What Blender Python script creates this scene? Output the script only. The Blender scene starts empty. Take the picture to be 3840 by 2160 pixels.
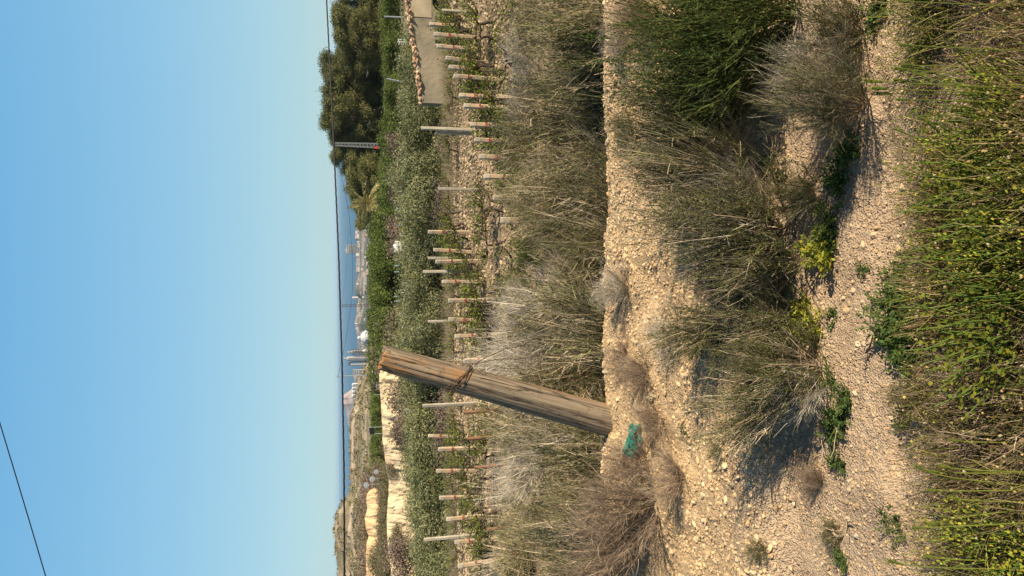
import bpy, math
import numpy as np
from mathutils import Vector, Matrix

rng = np.random.default_rng(7)
PI = math.pi
SC = bpy.context.scene
COL = SC.collection

# ------------------------------------------------------------------ camera
F_PX = 2773.0                      # focal length in photograph pixels (3840 wide)
PITCH = math.radians(13.45)        # the phone looks down a little ...
ROLL = math.radians(0.57)
EYE = np.array([0.0, 0.0, 1.6])
_F = np.array([0, math.cos(PITCH), -math.sin(PITCH)])
_R0 = np.array([1.0, 0, 0]); _U0 = np.array([0, math.sin(PITCH), math.cos(PITCH)])
RIGHT = _R0 * math.cos(ROLL) - _U0 * math.sin(ROLL)
UP = _U0 * math.cos(ROLL) + _R0 * math.sin(ROLL)
cam_d = bpy.data.cameras.new('camera'); cam = bpy.data.objects.new('camera', cam_d); COL.objects.link(cam)
cam_d.sensor_fit = 'HORIZONTAL'; cam_d.sensor_width = 36.0; cam_d.lens = 36.0 * F_PX / 3840
cam_d.clip_start = 0.05; cam_d.clip_end = 90000
# ... and is held on its side: world-up points to the left of the picture
cx, cy, cz = -UP, RIGHT, -_F
cam.matrix_world = Matrix(((cx[0], cy[0], cz[0], EYE[0]), (cx[1], cy[1], cz[1], EYE[1]), (cx[2], cy[2], cz[2], EYE[2]), (0, 0, 0, 1)))
SC.camera = cam

# ------------------------------------------------------------------ light
SUN_EL, SUN_AZ = math.radians(34), math.radians(118)      # azimuth clockwise from the view direction (+Y)
world = bpy.data.worlds.new('World'); SC.world = world; world.use_nodes = True
wn = world.node_tree; bg = wn.nodes['Background']
sky = wn.nodes.new('ShaderNodeTexSky'); sky.sky_type = 'NISHITA'; sky.sun_disc = False
sky.sun_elevation = SUN_EL; sky.sun_rotation = SUN_AZ; sky.altitude = 60
sky.air_density = 1.0; sky.dust_density = 0.15; sky.ozone_density = 2.0
_mx = wn.nodes.new('ShaderNodeMix'); _mx.data_type = 'RGBA'; _mx.blend_type = 'MULTIPLY'; _mx.inputs[0].default_value = 1.0; _mx.inputs[7].default_value = (.90, 1.0, 1.02, 1)
wn.links.new(sky.outputs[0], _mx.inputs[6]); wn.links.new(_mx.outputs[2], bg.inputs[0]); bg.inputs[1].default_value = 0.08
_tc = wn.nodes.new('ShaderNodeTexCoord'); _sx = wn.nodes.new('ShaderNodeSeparateXYZ'); _cr = wn.nodes.new('ShaderNodeValToRGB'); _b2 = wn.nodes.new('ShaderNodeBackground'); _b2.inputs[1].default_value = .83; _ms = wn.nodes.new('ShaderNodeMixShader')
wn.links.new(_tc.outputs['Generated'], _sx.inputs[0]); wn.links.new(_sx.outputs[2], _cr.inputs[0]); wn.links.new(_cr.outputs[0], _b2.inputs[0])
_e = _cr.color_ramp.elements; _e[0].position = 0.0; _e[0].color = (.33, .505, .555, 1); _e[1].position = 1.0; _e[1].color = (.035, .07, .16, 1)
for _p, _c in ((.09, (.29, .485, .59)), (.21, (.215, .44, .62)), (.37, (.14, .37, .605)), (.55, (.06, .14, .28))):
    _q = _e.new(_p); _q.color = (*_c, 1)
_ms.inputs[0].default_value = .85; wn.links.new(bg.outputs[0], _ms.inputs[1]); wn.links.new(_b2.outputs[0], _ms.inputs[2]); wn.links.new(_ms.outputs[0], wn.nodes['World Output'].inputs[0])
sd = bpy.data.lights.new('sun', 'SUN'); sd.energy = 5.0; sd.angle = math.radians(0.53); sd.color = (1.0, 0.87, 0.69)
sun = bpy.data.objects.new('sun', sd); COL.objects.link(sun)
sdir = Vector((math.sin(SUN_AZ) * math.cos(SUN_EL), math.cos(SUN_AZ) * math.cos(SUN_EL), math.sin(SUN_EL)))
sun.rotation_euler = sdir.to_track_quat('Z', 'Y').to_euler(); sun.location = (10, -5, 20)
SC.view_settings.view_transform = 'Standard'; SC.view_settings.look = 'None'
SC.view_settings.exposure = 0.66; SC.view_settings.gamma = 1.0
SC.render.engine = 'CYCLES'
try:
    SC.cycles.max_bounces = 6; SC.cycles.diffuse_bounces = 3; SC.cycles.transparent_max_bounces = 6
    SC.cycles.volume_bounces = 1
except Exception: pass

# ------------------------------------------------------------------ helpers
def ray(px, py):                                   # photograph pixel -> direction with y = 1
    d = _F + RIGHT * ((2160 - py - 1080) / F_PX) - UP * ((px - 1920) / F_PX)
    return d / d[1]
def at(px, py, Y): return EYE + ray(px, py) * Y
def hsh(ix, iy, s):
    h = (ix.astype(np.int64) * 374761393 + iy.astype(np.int64) * 668265263 + s * 2147483647) & 0xffffffff
    h = ((h ^ (h >> 13)) * 1274126177) & 0xffffffff
    return ((h ^ (h >> 16)) & 0xffff) / 65535.0
def vnoise(x, y, s=0):
    x = np.asarray(x, float); y = np.asarray(y, float)
    ix = np.floor(x); iy = np.floor(y); fx = x - ix; fy = y - iy
    fx = fx * fx * (3 - 2 * fx); fy = fy * fy * (3 - 2 * fy)
    a = hsh(ix, iy, s); b = hsh(ix + 1, iy, s); c = hsh(ix, iy + 1, s); d = hsh(ix + 1, iy + 1, s)
    return (a + (b - a) * fx) * (1 - fy) + (c + (d - c) * fx) * fy
def fbm(x, y, o=4, s=0):
    v = 0; a = 0.5
    for k in range(o):
        v = v + a * (vnoise(x * 2 ** k, y * 2 ** k, s + k) - 0.5); a *= 0.5
    return v
def sm(a, b, x):
    t = np.clip((x - a) / (b - a), 0, 1); return t * t * (3 - 2 * t)

def tag(o, label=None, cat=None, group=None, kind=None):
    if label: o['label'] = label
    if cat: o['category'] = cat
    if group: o['group'] = group
    if kind: o['kind'] = kind
    return o
def empty(name, loc=(0, 0, 0), rz=0.0):
    o = bpy.data.objects.new(name, None); COL.objects.link(o); o.location = loc; o.rotation_euler = (0, 0, rz); o.empty_display_size = 0.1
    return o
def mesh(name, V, F, cols=None, smooth=False):
    """V (n,3); F one (m,k) array or a list of them; cols (n,3)."""
    if not isinstance(F, list): F = [F]
    F = [np.asarray(f, np.int32) for f in F if len(f)]
    me = bpy.data.meshes.new(name); V = np.asarray(V, np.float32)
    me.vertices.add(len(V)); me.vertices.foreach_set('co', V.ravel())
    loops = np.concatenate([f.ravel() for f in F]); tot = np.concatenate([np.full(len(f), f.shape[1], np.int32) for f in F])
    st = np.concatenate([[0], np.cumsum(tot)[:-1]]).astype(np.int32)
    me.loops.add(len(loops)); me.loops.foreach_set('vertex_index', loops)
    me.polygons.add(len(tot)); me.polygons.foreach_set('loop_start', st); me.polygons.foreach_set('loop_total', tot)
    me.polygons.foreach_set('use_smooth', np.full(len(tot), smooth))
    if cols is not None:
        a = me.color_attributes.new('tint', 'FLOAT_COLOR', 'POINT')
        c = np.ones((len(V), 4), np.float32); c[:, :3] = cols; a.data.foreach_set('color', c.ravel())
    me.update(calc_edges=True); return me
def obj(name, me, mat, parent=None, loc=None):
    o = bpy.data.objects.new(name, me); COL.objects.link(o)
    if mat is not None and not me.materials: me.materials.append(mat)
    if parent is not None: o.parent = parent
    if loc is not None: o.location = loc
    return o
def copy_tree(o, parent=None):
    c = o.copy(); COL.objects.link(c); c.parent = parent
    for ch in list(o.children): copy_tree(ch, c)
    return c

class MB:                                          # collects shapes of one mesh
    def __init__(s): s.V = []; s.F = {3: [], 4: []}; s.C = []; s.n = 0
    def add(s, V, F, c=None):
        V = np.asarray(V, float).reshape(-1, 3)
        for f in (F if isinstance(F, list) else [F]):
            f = np.asarray(f)
            if len(f): s.F[f.shape[1]].append(f + s.n)
        s.V.append(V); s.n += len(V)
        c = np.ones(3) if c is None else np.asarray(c, float)
        s.C.append(np.broadcast_to(c, V.shape).copy()); return s
    def box(s, c, d, rz=0, tilt=None, col=None):
        d = np.array(d) / 2
        v = np.array([[x, y, z] for x in (-1, 1) for y in (-1, 1) for z in (-1, 1)]) * d
        if tilt is not None: v = v @ np.array(Matrix.Rotation(tilt[1], 3, tilt[0])).T
        if rz: v = v @ np.array(Matrix.Rotation(rz, 3, 'Z')).T
        return s.add(v + np.array(c), np.array([[0, 1, 3, 2], [4, 6, 7, 5], [0, 4, 5, 1], [2, 3, 7, 6], [0, 2, 6, 4], [1, 5, 7, 3]]), col)
    def tube(s, P, R, sides=8, cap=True, col=None):
        P = np.asarray(P, float)[None]; R = np.broadcast_to(np.asarray(R, float), (P.shape[1],))[None]
        V, F = tubes(P, R, sides); s.add(V, F, col)
        if cap:
            n = P.shape[1]
            for r in (0, n - 1):
                b = s.n - n * sides + r * sides
                idx = [b + (k if r else sides - 1 - k) for k in range(sides)]
                s.F[3].append(np.array([[idx[0], idx[k], idx[k + 1]] for k in range(1, sides - 1)]))
        return s
    def mesh(s, name, smooth=False, cols=False):
        return mesh(name, np.concatenate(s.V), [np.concatenate(f) for f in s.F.values() if f], np.concatenate(s.C), smooth)
    def build(s, name, mat, parent=None, loc=None, smooth=False, cols=False):
        return obj(name, s.mesh(name, smooth, cols), mat, parent, loc)

def tubes(P, R, sides=3):
    """P (n,k,3) polylines, R (n,k) radii -> verts, quads."""
    n, k, _ = P.shape
    T = np.gradient(P, axis=1); T /= np.linalg.norm(T, axis=2, keepdims=True) + 1e-9
    ref = np.where(np.abs(T[:, :1, 2:3]) > 0.8, np.array([1.0, 0, 0]), np.array([0, 0, 1.0]))
    A = np.cross(T, ref); A /= np.linalg.norm(A, axis=2, keepdims=True) + 1e-9
    B = np.cross(T, A)
    an = np.arange(sides) * 2 * PI / sides
    V = P[:, :, None, :] + R[:, :, None, None] * (A[:, :, None, :] * np.cos(an)[None, None, :, None] + B[:, :, None, :] * np.sin(an)[None, None, :, None])
    i = np.arange(n)[:, None, None] * k * sides; j = np.arange(k - 1)[None, :, None] * sides; a = np.arange(sides)[None, None, :]; a2 = (a + 1) % sides
    q = np.stack([i + j + a, i + j + a2, i + j + sides + a2, i + j + sides + a], -1).reshape(-1, 4)
    return V.reshape(-1, 3), q
def unit(v): return v / (np.linalg.norm(v, axis=-1, keepdims=True) + 1e-9)
def strands(p0, d0, L, k=4, up=0.0, wob=0.12, sag=0.0):
    """p0,d0 (n,3), L (n,) -> (n,k,3) gently curving polylines."""
    n = len(p0); P = np.zeros((n, k, 3)); P[:, 0] = p0; d = unit(d0)
    for i in range(1, k):
        d = unit(d + np.array([0, 0, up / k]) + rng.normal(0, wob, (n, 3)) - np.array([0, 0, sag * i / k]))
        P[:, i] = P[:, i - 1] + d * (L / (k - 1))[:, None]
    return P
def leaves(pos, nrm, l, w, axis=None):
    """diamond leaves (quads) at pos, facing nrm."""
    n = len(pos); a = rng.normal(size=(n, 3)) if axis is None else axis
    a = unit(a - nrm * np.sum(a * nrm, 1, keepdims=True)); b = np.cross(nrm, a)
    l = np.broadcast_to(l, (n,))[:, None] / 2; w = np.broadcast_to(w, (n,))[:, None] / 2
    V = np.stack([pos - a * l, pos + b * w, pos + a * l, pos - b * w], 1).reshape(-1, 3)
    return V, np.arange(n * 4).reshape(n, 4)
def rand_unit(n): return unit(rng.normal(size=(n, 3)))

# icosahedron for stones
_t = (1 + 5 ** 0.5) / 2
ICO = unit(np.array([[-1, _t, 0], [1, _t, 0], [-1, -_t, 0], [1, -_t, 0], [0, -1, _t], [0, 1, _t], [0, -1, -_t], [0, 1, -_t], [_t, 0, -1], [_t, 0, 1], [-_t, 0, -1], [-_t, 0, 1]], float))
ICF = np.array([[0, 11, 5], [0, 5, 1], [0, 1, 7], [0, 7, 10], [0, 10, 11], [1, 5, 9], [5, 11, 4], [11, 10, 2], [10, 7, 6], [7, 1, 8], [3, 9, 4], [3, 4, 2], [3, 2, 6], [3, 6, 8], [3, 8, 9], [4, 9, 5], [2, 4, 11], [6, 2, 10], [8, 6, 7], [9, 8, 1]])
def sub(V, F):
    V = list(map(tuple, V)); m = {}; G = []
    def mid(a, b):
        k = (min(a, b), max(a, b))
        if k not in m: m[k] = len(V); V.append(tuple(unit(np.array(V[a]) + np.array(V[b]))))
        return m[k]
    for a, b, c in F:
        x, y, z = mid(a, b), mid(b, c), mid(c, a); G += [[a, x, z], [b, y, x], [c, z, y], [x, y, z]]
    return np.array(V), np.array(G)
ICO2, ICF2 = sub(ICO, ICF); ICO3, ICF3 = sub(ICO2, ICF2)
def stones(pos, size, flat=0.65, jit=0.18, base=(ICO, ICF)):
    n = len(pos); B, Fc = base; m = len(B)
    sc = rng.uniform(0.6, 1.25, (n, 1, 3)); sc[:, :, 2] *= flat
    V = B[None] * (1 + rng.normal(0, jit, (n, m, 1)).clip(-.35, .35)) * sc * np.asarray(size)[:, None, None]
    a = rng.uniform(0, 2 * PI, n); b = rng.normal(0, 0.35, n)
    ca, sa, cb, sb = np.cos(a), np.sin(a), np.cos(b), np.sin(b)
    x, y, z = V[..., 0], V[..., 1], V[..., 2]
    y2 = y * cb[:, None] - z * sb[:, None]; z2 = y * sb[:, None] + z * cb[:, None]
    V = np.stack([x * ca[:, None] - y2 * sa[:, None], x * sa[:, None] + y2 * ca[:, None], z2], -1) + pos[:, None]
    return V.reshape(-1, 3), (Fc[None] + (np.arange(n) * m)[:, None, None]).reshape(-1, 3), m

# ------------------------------------------------------------------ materials
def mat(name, c1, c2=None, scale=5.0, rough=0.9, bump=0.0, bscale=40.0, tint=False, transl=0.0, rnd=0.0, spec=0.2, stretch=None, metal=0.0, detail=6.0, c3=None, s3=1.0, lo=0.35, hi=0.65):
    m = bpy.data.materials.new(name); m.use_nodes = True; t = m.node_tree; N = t.nodes; L = t.links
    b = N['Principled BSDF']; b.inputs['Roughness'].default_value = rough; b.inputs['Metallic'].default_value = metal
    b.inputs['Specular IOR Level'].default_value = spec
    def mixc(f, a, c):
        x = N.new('ShaderNodeMix'); x.data_type = 'RGBA'
        for sock, v in ((x.inputs[0], f), (x.inputs[6], a), (x.inputs[7], c)):
            if isinstance(v, bpy.types.NodeSocket): L.new(v, sock)
            elif isinstance(v, tuple): sock.default_value = (*v, 1)
            else: sock.default_value = v
        return x
    tc = N.new('ShaderNodeTexCoord'); co = tc.outputs['Object']
    if stretch:
        mp = N.new('ShaderNodeMapping'); mp.inputs['Scale'].default_value = stretch; L.new(co, mp.inputs[0]); co = mp.outputs[0]
    cur = c1
    def noise(s, d=detail):
        n = N.new('ShaderNodeTexNoise'); n.inputs['Scale'].default_value = s; n.inputs['Detail'].default_value = d; L.new(co, n.inputs['Vector']); return n
    def ramp(o, a, c):
        r = N.new('ShaderNodeMapRange'); r.inputs['From Min'].default_value = a; r.inputs['From Max'].default_value = c; L.new(o, r.inputs[0]); return r.outputs[0]
    if c2:
        cur = mixc(ramp(noise(scale).outputs[0], lo, hi), c1, c2).outputs[2]
    if c3:
        cur = mixc(ramp(noise(s3).outputs[0], 0.45, 0.62), cur, c3).outputs[2]
    if tint:
        at_ = N.new('ShaderNodeAttribute'); at_.attribute_name = 'tint'
        x = N.new('ShaderNodeMix'); x.data_type = 'RGBA'; x.blend_type = 'MULTIPLY'; x.inputs[0].default_value = 1.0
        if isinstance(cur, tuple): x.inputs[6].default_value = (*cur, 1)
        else: L.new(cur, x.inputs[6])
        L.new(at_.outputs[0], x.inputs[7]); cur = x.outputs[2]
    if rnd:
        oi = N.new('ShaderNodeObjectInfo'); h = N.new('ShaderNodeHueSaturation')
        r = N.new('ShaderNodeMapRange'); r.inputs['To Min'].default_value = 1 - rnd; r.inputs['To Max'].default_value = 1 + rnd; L.new(oi.outputs['Random'], r.inputs[0]); L.new(r.outputs[0], h.inputs['Value'])
        if isinstance(cur, tuple): h.inputs['Color'].default_value = (*cur, 1)
        else: L.new(cur, h.inputs['Color'])
        cur = h.outputs[0]
    if isinstance(cur, tuple): b.inputs['Base Color'].default_value = (*cur, 1)
    else: L.new(cur, b.inputs['Base Color'])
    if bump:
        bn = N.new('ShaderNodeBump'); bn.inputs['Strength'].default_value = bump; bn.inputs['Distance'].default_value = 0.02
        L.new(noise(bscale, 5).outputs[0], bn.inputs['Height']); L.new(bn.outputs[0], b.inputs['Normal'])
    if transl:
        tr = N.new('ShaderNodeBsdfTranslucent'); mx = N.new('ShaderNodeMixShader'); mx.inputs[0].default_value = transl
        if isinstance(cur, tuple): tr.inputs[0].default_value = (*cur, 1)
        else: L.new(cur, tr.inputs[0])
        L.new(b.outputs[0], mx.inputs[1]); L.new(tr.outputs[0], mx.inputs[2]); L.new(mx.outputs[0], N['Material Output'].inputs[0])
    return m
def tints(n, per, v=0.25, warm=0.12):
    """per-leaf natural colour variation, repeated for the PER verts of each leaf."""
    a = rng.normal(1, v, n).clip(0.45, 1.7); w = rng.normal(0, warm, n)
    return np.repeat(np.stack([a * (1 + w), a, a * (1 - w)], 1), per, axis=0)

M = dict(
    rock=mat('rock', (.47, .375, .25), (.36, .28, .185), 9, bump=.5, bscale=60, tint=True),
    twig=mat('dry_twig', (.46, .365, .24), (.29, .22, .135), 4, tint=True, rnd=.15),
    deadtwig=mat('dead_twig', (.36, .27, .185), (.22, .155, .10), 4, tint=True, rnd=.1),
    paletwig=mat('pale_twig', (.46, .40, .305), (.31, .26, .19), 4, tint=True, rnd=.15),
    green=mat('shrub_green', (.125, .125, .032), (.075, .082, .022), 3, tint=True, transl=.15, rnd=.15),
    fern=mat('feathery_green', (.115, .15, .035), (.075, .105, .027), 3, tint=True, transl=.2),
    bark=mat('bark', (.11, .08, .055), (.06, .045, .032), 12, bump=.6, bscale=30),
    vbark=mat('vine_bark', (.10, .07, .05), (.055, .035, .025), 12, bump=.6, bscale=30),
    vleaf=mat('vine_leaf', (.22, .26, .035), (.12, .15, .03), 3, tint=True, transl=.35),
    olive=mat('olive_leaf', (.125, .14, .05), (.30, .295, .15), 2.5, tint=True, transl=.12, rnd=.12),
    citrus=mat('citrus_leaf', (.08, .115, .024), (.145, .175, .042), 1.5, tint=True, transl=.2, rnd=.15),
    pine=mat('pine_needles', (.095, .108, .032), (.175, .16, .06), .8, tint=True, transl=.1, rnd=.18),
    palm=mat('palm_frond', (.40, .35, .16), (.27, .25, .10), 2, tint=True, transl=.2),
    conc=mat('concrete', (.54, .43, .30), (.42, .31, .20), 7, bump=.4, bscale=50, rnd=.12, c3=(.42, .27, .15), s3=2.2),
    concpale=mat('pale_concrete', (.46, .40, .30), (.35, .30, .21), 7, bump=.3, rnd=.1),
    cap=mat('concrete_cap', (.50, .42, .31), (.40, .33, .23), 15, bump=.4, rnd=.1),
    redtie=mat('red_twine', (.42, .06, .03), (.30, .09, .05), 20),
    rustwood=mat('rusty_stake', (.26, .13, .07), (.17, .09, .055), 8, bump=.5, bscale=30),
    wire=mat('wire', (.07, .06, .05), rough=.6, metal=.4),
    rust=mat('rusty_wire', (.16, .085, .045), (.09, .055, .035), 60, rough=.8, metal=.2),
    cable=mat('cable', (.014, .014, .016), rough=.55),
    plaster=mat('old_render', (.31, .255, .175), (.20, .165, .11), 1.6, bump=.8, bscale=9, c3=(.36, .29, .19), s3=.9),
    plasterlit=mat('painted_sunlit_render', (.50, .40, .26), (.38, .30, .19), 3, bump=.4),
    brick=mat('broken_brick', (.46, .26, .14), (.52, .40, .27), 4, bump=.7, bscale=20, tint=True),
    dark=mat('dark_opening_shade', (.035, .028, .022), (.055, .042, .03), 6),
    cream=mat('cream_cliff', (.80, .64, .37), (.62, .47, .27), 1.2, bump=1.0, bscale=5, c3=(.50, .39, .25), s3=.45),
    orange=mat('orange_cliff', (.70, .48, .26), (.58, .38, .20), .8, bump=.9, bscale=4),
    white=mat('white_paint', (.78, .77, .73), (.70, .68, .62), 9, rough=.6),
    whitewash=mat('whitewash', (.58, .53, .47), (.42, .38, .34), .2, rough=.8, rnd=.15),
    plastic=mat('white_plastic', (.80, .78, .72), (.68, .62, .52), 3, rough=.5),
    steel=mat('galvanised', (.42, .43, .42), (.34, .35, .34), 6, rough=.5, metal=.5),
    redpaint=mat('red_paint', (.50, .06, .04), (.4, .07, .05), 5, rough=.6),
    brownsteel=mat('brown_steel', (.12, .075, .06), (.08, .05, .045), 3),
    signgrey=mat('sign_back', (.50, .52, .52), (.42, .44, .44), 4, rough=.5, metal=.2),
    black=mat('black_panel', (.012, .012, .016), (.02, .022, .028), 3, rough=.5),
    grey=mat('factory_grey', (.42, .38, .36), (.34, .31, .30), .08, tint=False, rough=.85),
    greylight=mat('silo_grey', (.55, .56, .56), (.47, .48, .49), .1),
    glass=mat('dark_glass', (.08, .10, .13), rough=.2, spec=.5),
    roof=mat('roof', (.38, .22, .15), (.46, .30, .22), .3),
    teal=mat('green_plastic', (.03, .30, .22), (.02, .20, .15), 12, rough=.5, transl=.35, bump=.4, bscale=50),
    grassy=mat('grass_blades', (1, 1, 1), tint=True, transl=.25),
    guard=mat('tree_guard', (.20, .29, .27), rough=.6),
    flower=mat('yellow_green_leaf', (.40, .39, .045), (.23, .25, .035), 6, tint=True, transl=.35),
    herb=mat('herb_leaf', (.10, .15, .035), (.07, .105, .03), 6, tint=True, transl=.3),
    barley=mat('barley', (.24, .26, .035), (.17, .20, .04), 9, tint=True, transl=.3),
)
#PART2
# ------------------------------------------------------------------ ground
GY = [-30, 3.80, 3.90, 4.05, 4.3, 4.6, 5.6, 7.3, 8.0, 8.7, 10, 12, 15, 18, 22, 26, 40, 60, 80, 110, 150, 300, 600, 1000, 1400, 2080, 2300]
GZ = [0, 0, -.05, -.30, -.55, -.6, -.62, -.42, -.5, -1.1, -1.75, -1.85, -1.35, -1.3, -1.9, -2.3, -2.75, -3.6, -4.6, -5.3, -7, -14.5, -29, -46, -57, -61, -66]
def face_y(x): return 2.42 + 0.13 * x + 0.22 * fbm(np.asarray(x) * 1.3 + 5, np.zeros_like(np.asarray(x, float)), 3, 3)
def G(x, y):
    x = np.asarray(x, float); y = np.asarray(y, float)
    ys = y + (0.22 * fbm(x * 0.8, y * 0.3, 3, 11) + .10 * fbm(x * 4, y * 2, 3, 12)) * sm(3.0, 3.9, y)
    z = np.interp(ys, GY, GZ)
    fy = face_y(x)
    z = z + 0.10 * sm(fy, fy + 0.14, y) * (1 - sm(3.75, 4.0, ys)) + 0.07 * sm(2.6, 3.8, y) * (1 - sm(3.80, 4.05, ys))
    near = 1 - sm(4, 6, y)
    z = z + near * (0.12 * fbm(x * 1.6, y * 1.6, 4, 1) + 0.05 * fbm(x * 8, y * 8, 4, 9) * sm(2.2, 2.6, y))
    z = z - near * 0.035 * np.exp(-((y - (1.86 + 0.1 * x)) / 0.05) ** 2) * sm(-.3, .3, fbm(x * 2, x * 0, 2, 4) + .1)
    z = z + (1 - near) * np.minimum(0.28, 0.02 * y) * fbm(x * 0.45, y * 0.45, 4, 2)
    return z
def ground_mesh():
    ys = np.concatenate([np.array([-25, -12, -6, -3, -1.5, -.6, 0, .4]), np.arange(.7, 4.7, .018), np.arange(4.7, 12, .06), np.arange(12, 30, .16), np.geomspace(30, 2300, 90)])
    s = np.linspace(-1, 1, 331)
    s = np.sign(s) * (0.75 * np.abs(s) + 0.25 * np.abs(s) ** 3)
    Y, S = np.meshgrid(ys, s, indexing='ij')
    X = S * (2.2 + 0.62 * np.maximum(Y, 0) + 0.9 * np.maximum(-Y, 0) + 0.4 * np.maximum(Y - 40, 0))
    Z = G(X, Y)
    n, m = Y.shape; i = np.arange(n - 1)[:, None] * m + np.arange(m - 1)[None]
    return mesh('ground', np.stack([X, Y, Z], -1).reshape(-1, 3), np.stack([i, i + 1, i + m + 1, i + m], -1).reshape(-1, 4), smooth=True)

def ground_material():
    m = bpy.data.materials.new('stony_soil'); m.use_nodes = True; t = m.node_tree; N = t.nodes; L = t.links
    b = N['Principled BSDF']; b.inputs['Roughness'].default_value = .95; b.inputs['Specular IOR Level'].default_value = .1
    tc = N.new('ShaderNodeTexCoord'); sx = N.new('ShaderNodeSeparateXYZ'); L.new(tc.outputs['Object'], sx.inputs[0]); co = tc.outputs['Object']
    def noise(s, d=6, st=None):
        n = N.new('ShaderNodeTexNoise'); n.inputs['Scale'].default_value = s; n.inputs['Detail'].default_value = d; L.new(co, n.inputs['Vector']); return n.outputs[0]
    def rng_(o, a, c, lo=0, hi=1):
        r = N.new('ShaderNodeMapRange'); r.inputs['From Min'].default_value = a; r.inputs['From Max'].default_value = c
        r.inputs['To Min'].default_value = lo; r.inputs['To Max'].default_value = hi; L.new(o, r.inputs[0]); return r.outputs[0]
    def mixc(f, a, c):
        x = N.new('ShaderNodeMix'); x.data_type = 'RGBA'; L.new(f, x.inputs[0])
        for s_, v in ((x.inputs[6], a), (x.inputs[7], c)):
            if isinstance(v, tuple): s_.default_value = (*v, 1)
            else: L.new(v, s_)
        return x.outputs[2]
    def math_(op, a, c):
        x = N.new('ShaderNodeMath'); x.operation = op
        for s_, v in ((x.inputs[0], a), (x.inputs[1], c)):
            if isinstance(v, (int, float)): s_.default_value = v
            else: L.new(v, s_)
        return x.outputs[0]
    bank = mixc(rng_(noise(2.5), .4, .62), (.72, .53, .30), (.58, .41, .225))
    bank = mixc(rng_(noise(30), .4, .7), bank, (.47, .34, .20))
    track = mixc(rng_(noise(12), .35, .65), (.58, .44, .29), (.46, .34, .225))
    vor = N.new('ShaderNodeTexVoronoi'); vor.inputs['Scale'].default_value = 150; L.new(co, vor.inputs['Vector'])
    pebc = N.new('ShaderNodeMix'); pebc.data_type = 'RGBA'; pebc.blend_type = 'MULTIPLY'; pebc.inputs[0].default_value = .35
    g1 = mixc(rng_(math_('ADD', sx.outputs[1], math_('MULTIPLY', noise(2), .8)), 2.75, 3.05), track, bank)
    L.new(g1, pebc.inputs[6]); L.new(mixc(rng_(vor.outputs['Distance'], .1, .55), (1, 1, 1), (.72, .66, .60)), pebc.inputs[7])
    far = mixc(rng_(noise(1.6), .42, .58), (.42, .31, .20), (.20, .15, .095))
    grassy = mixc(rng_(noise(.5), .4, .6), (.34, .27, .18), (.24, .195, .115))
    farf = mixc(rng_(noise(.02), .4, .6), (.24, .21, .17), (.14, .13, .10))
    c = mixc(rng_(sx.outputs[1], 4.2, 9), pebc.outputs[2], far)
    c = mixc(rng_(math_('ADD', sx.outputs[1], math_('MULTIPLY', noise(.6), 2)), 18.3, 19.6), c, grassy)
    c = mixc(rng_(sx.outputs[1], 140, 500), c, farf)
    L.new(c, b.inputs['Base Color'])
    v2 = N.new('ShaderNodeTexVoronoi'); v2.inputs['Scale'].default_value = 85; L.new(co, v2.inputs['Vector'])
    p1 = math_('MULTIPLY', rng_(vor.outputs['Distance'], .42, .12), rng_(noise(9), .36, .5)); p2 = math_('MULTIPLY', rng_(v2.outputs['Distance'], .40, .15), rng_(noise(5), .46, .58))
    h = math_('ADD', math_('MULTIPLY', p1, .35), math_('ADD', math_('MULTIPLY', p2, .55), math_('ADD', math_('MULTIPLY', noise(45), 1.1), math_('MULTIPLY', noise(170), .5))))
    bn = N.new('ShaderNodeBump'); bn.inputs['Strength'].default_value = 1.0; bn.inputs['Distance'].default_value = .016; L.new(h, bn.inputs['Height']); L.new(bn.outputs[0], b.inputs['Normal'])
    return m
M['soil'] = ground_material()
tag(obj('ground', ground_mesh(), M['soil']), kind='structure')

def hit(px, py, f=None, y0=0.6, y1=200.0, lift=0.0):
    """where the photograph's pixel (px,py) meets the ground (raised by LIFT)."""
    d = ray(px, py); y = y0; st = 0.02
    while y < y1:
        p = EYE + d * y
        if p[2] <= float(G(p[0], p[1])) + lift: return p
        y += max(st, y * .004)
    return EYE + d * y1
def on(x, y, dz=0.0): return np.array([x, y, float(G(x, y)) + dz])

# sea
sea_m = bpy.data.materials.new('sea'); sea_m.use_nodes = True; _t = sea_m.node_tree; _b = _t.nodes['Principled BSDF']
_b.inputs['Base Color'].default_value = (.03, .11, .20, 1); _b.inputs['Roughness'].default_value = .55; _b.inputs['Specular IOR Level'].default_value = .25
_n = _t.nodes.new('ShaderNodeTexNoise'); _n.inputs['Scale'].default_value = .05; _n.inputs['Detail'].default_value = 8
_bp = _t.nodes.new('ShaderNodeBump'); _bp.inputs['Strength'].default_value = .3; _bp.inputs['Distance'].default_value = .5; _tc = _t.nodes.new('ShaderNodeTexCoord')
_t.links.new(_tc.outputs['Object'], _n.inputs['Vector']); _t.links.new(_n.outputs[0], _bp.inputs['Height']); _t.links.new(_bp.outputs[0], _b.inputs['Normal'])
SEA = -60.0
xs = np.linspace(-1, 1, 9) * 26000; ys = np.array([1500, 2500, 4000, 8000, 16000, 34000.])
Xs, Ys = np.meshgrid(xs, ys); i = (np.arange(5)[:, None] * 9 + np.arange(8)[None]).reshape(-1)
tag(obj('sea', mesh('sea', np.stack([Xs, Ys, Xs * 0 + SEA], -1).reshape(-1, 3), np.stack([i, i + 1, i + 10, i + 9], -1)), sea_m), kind='structure')

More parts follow.
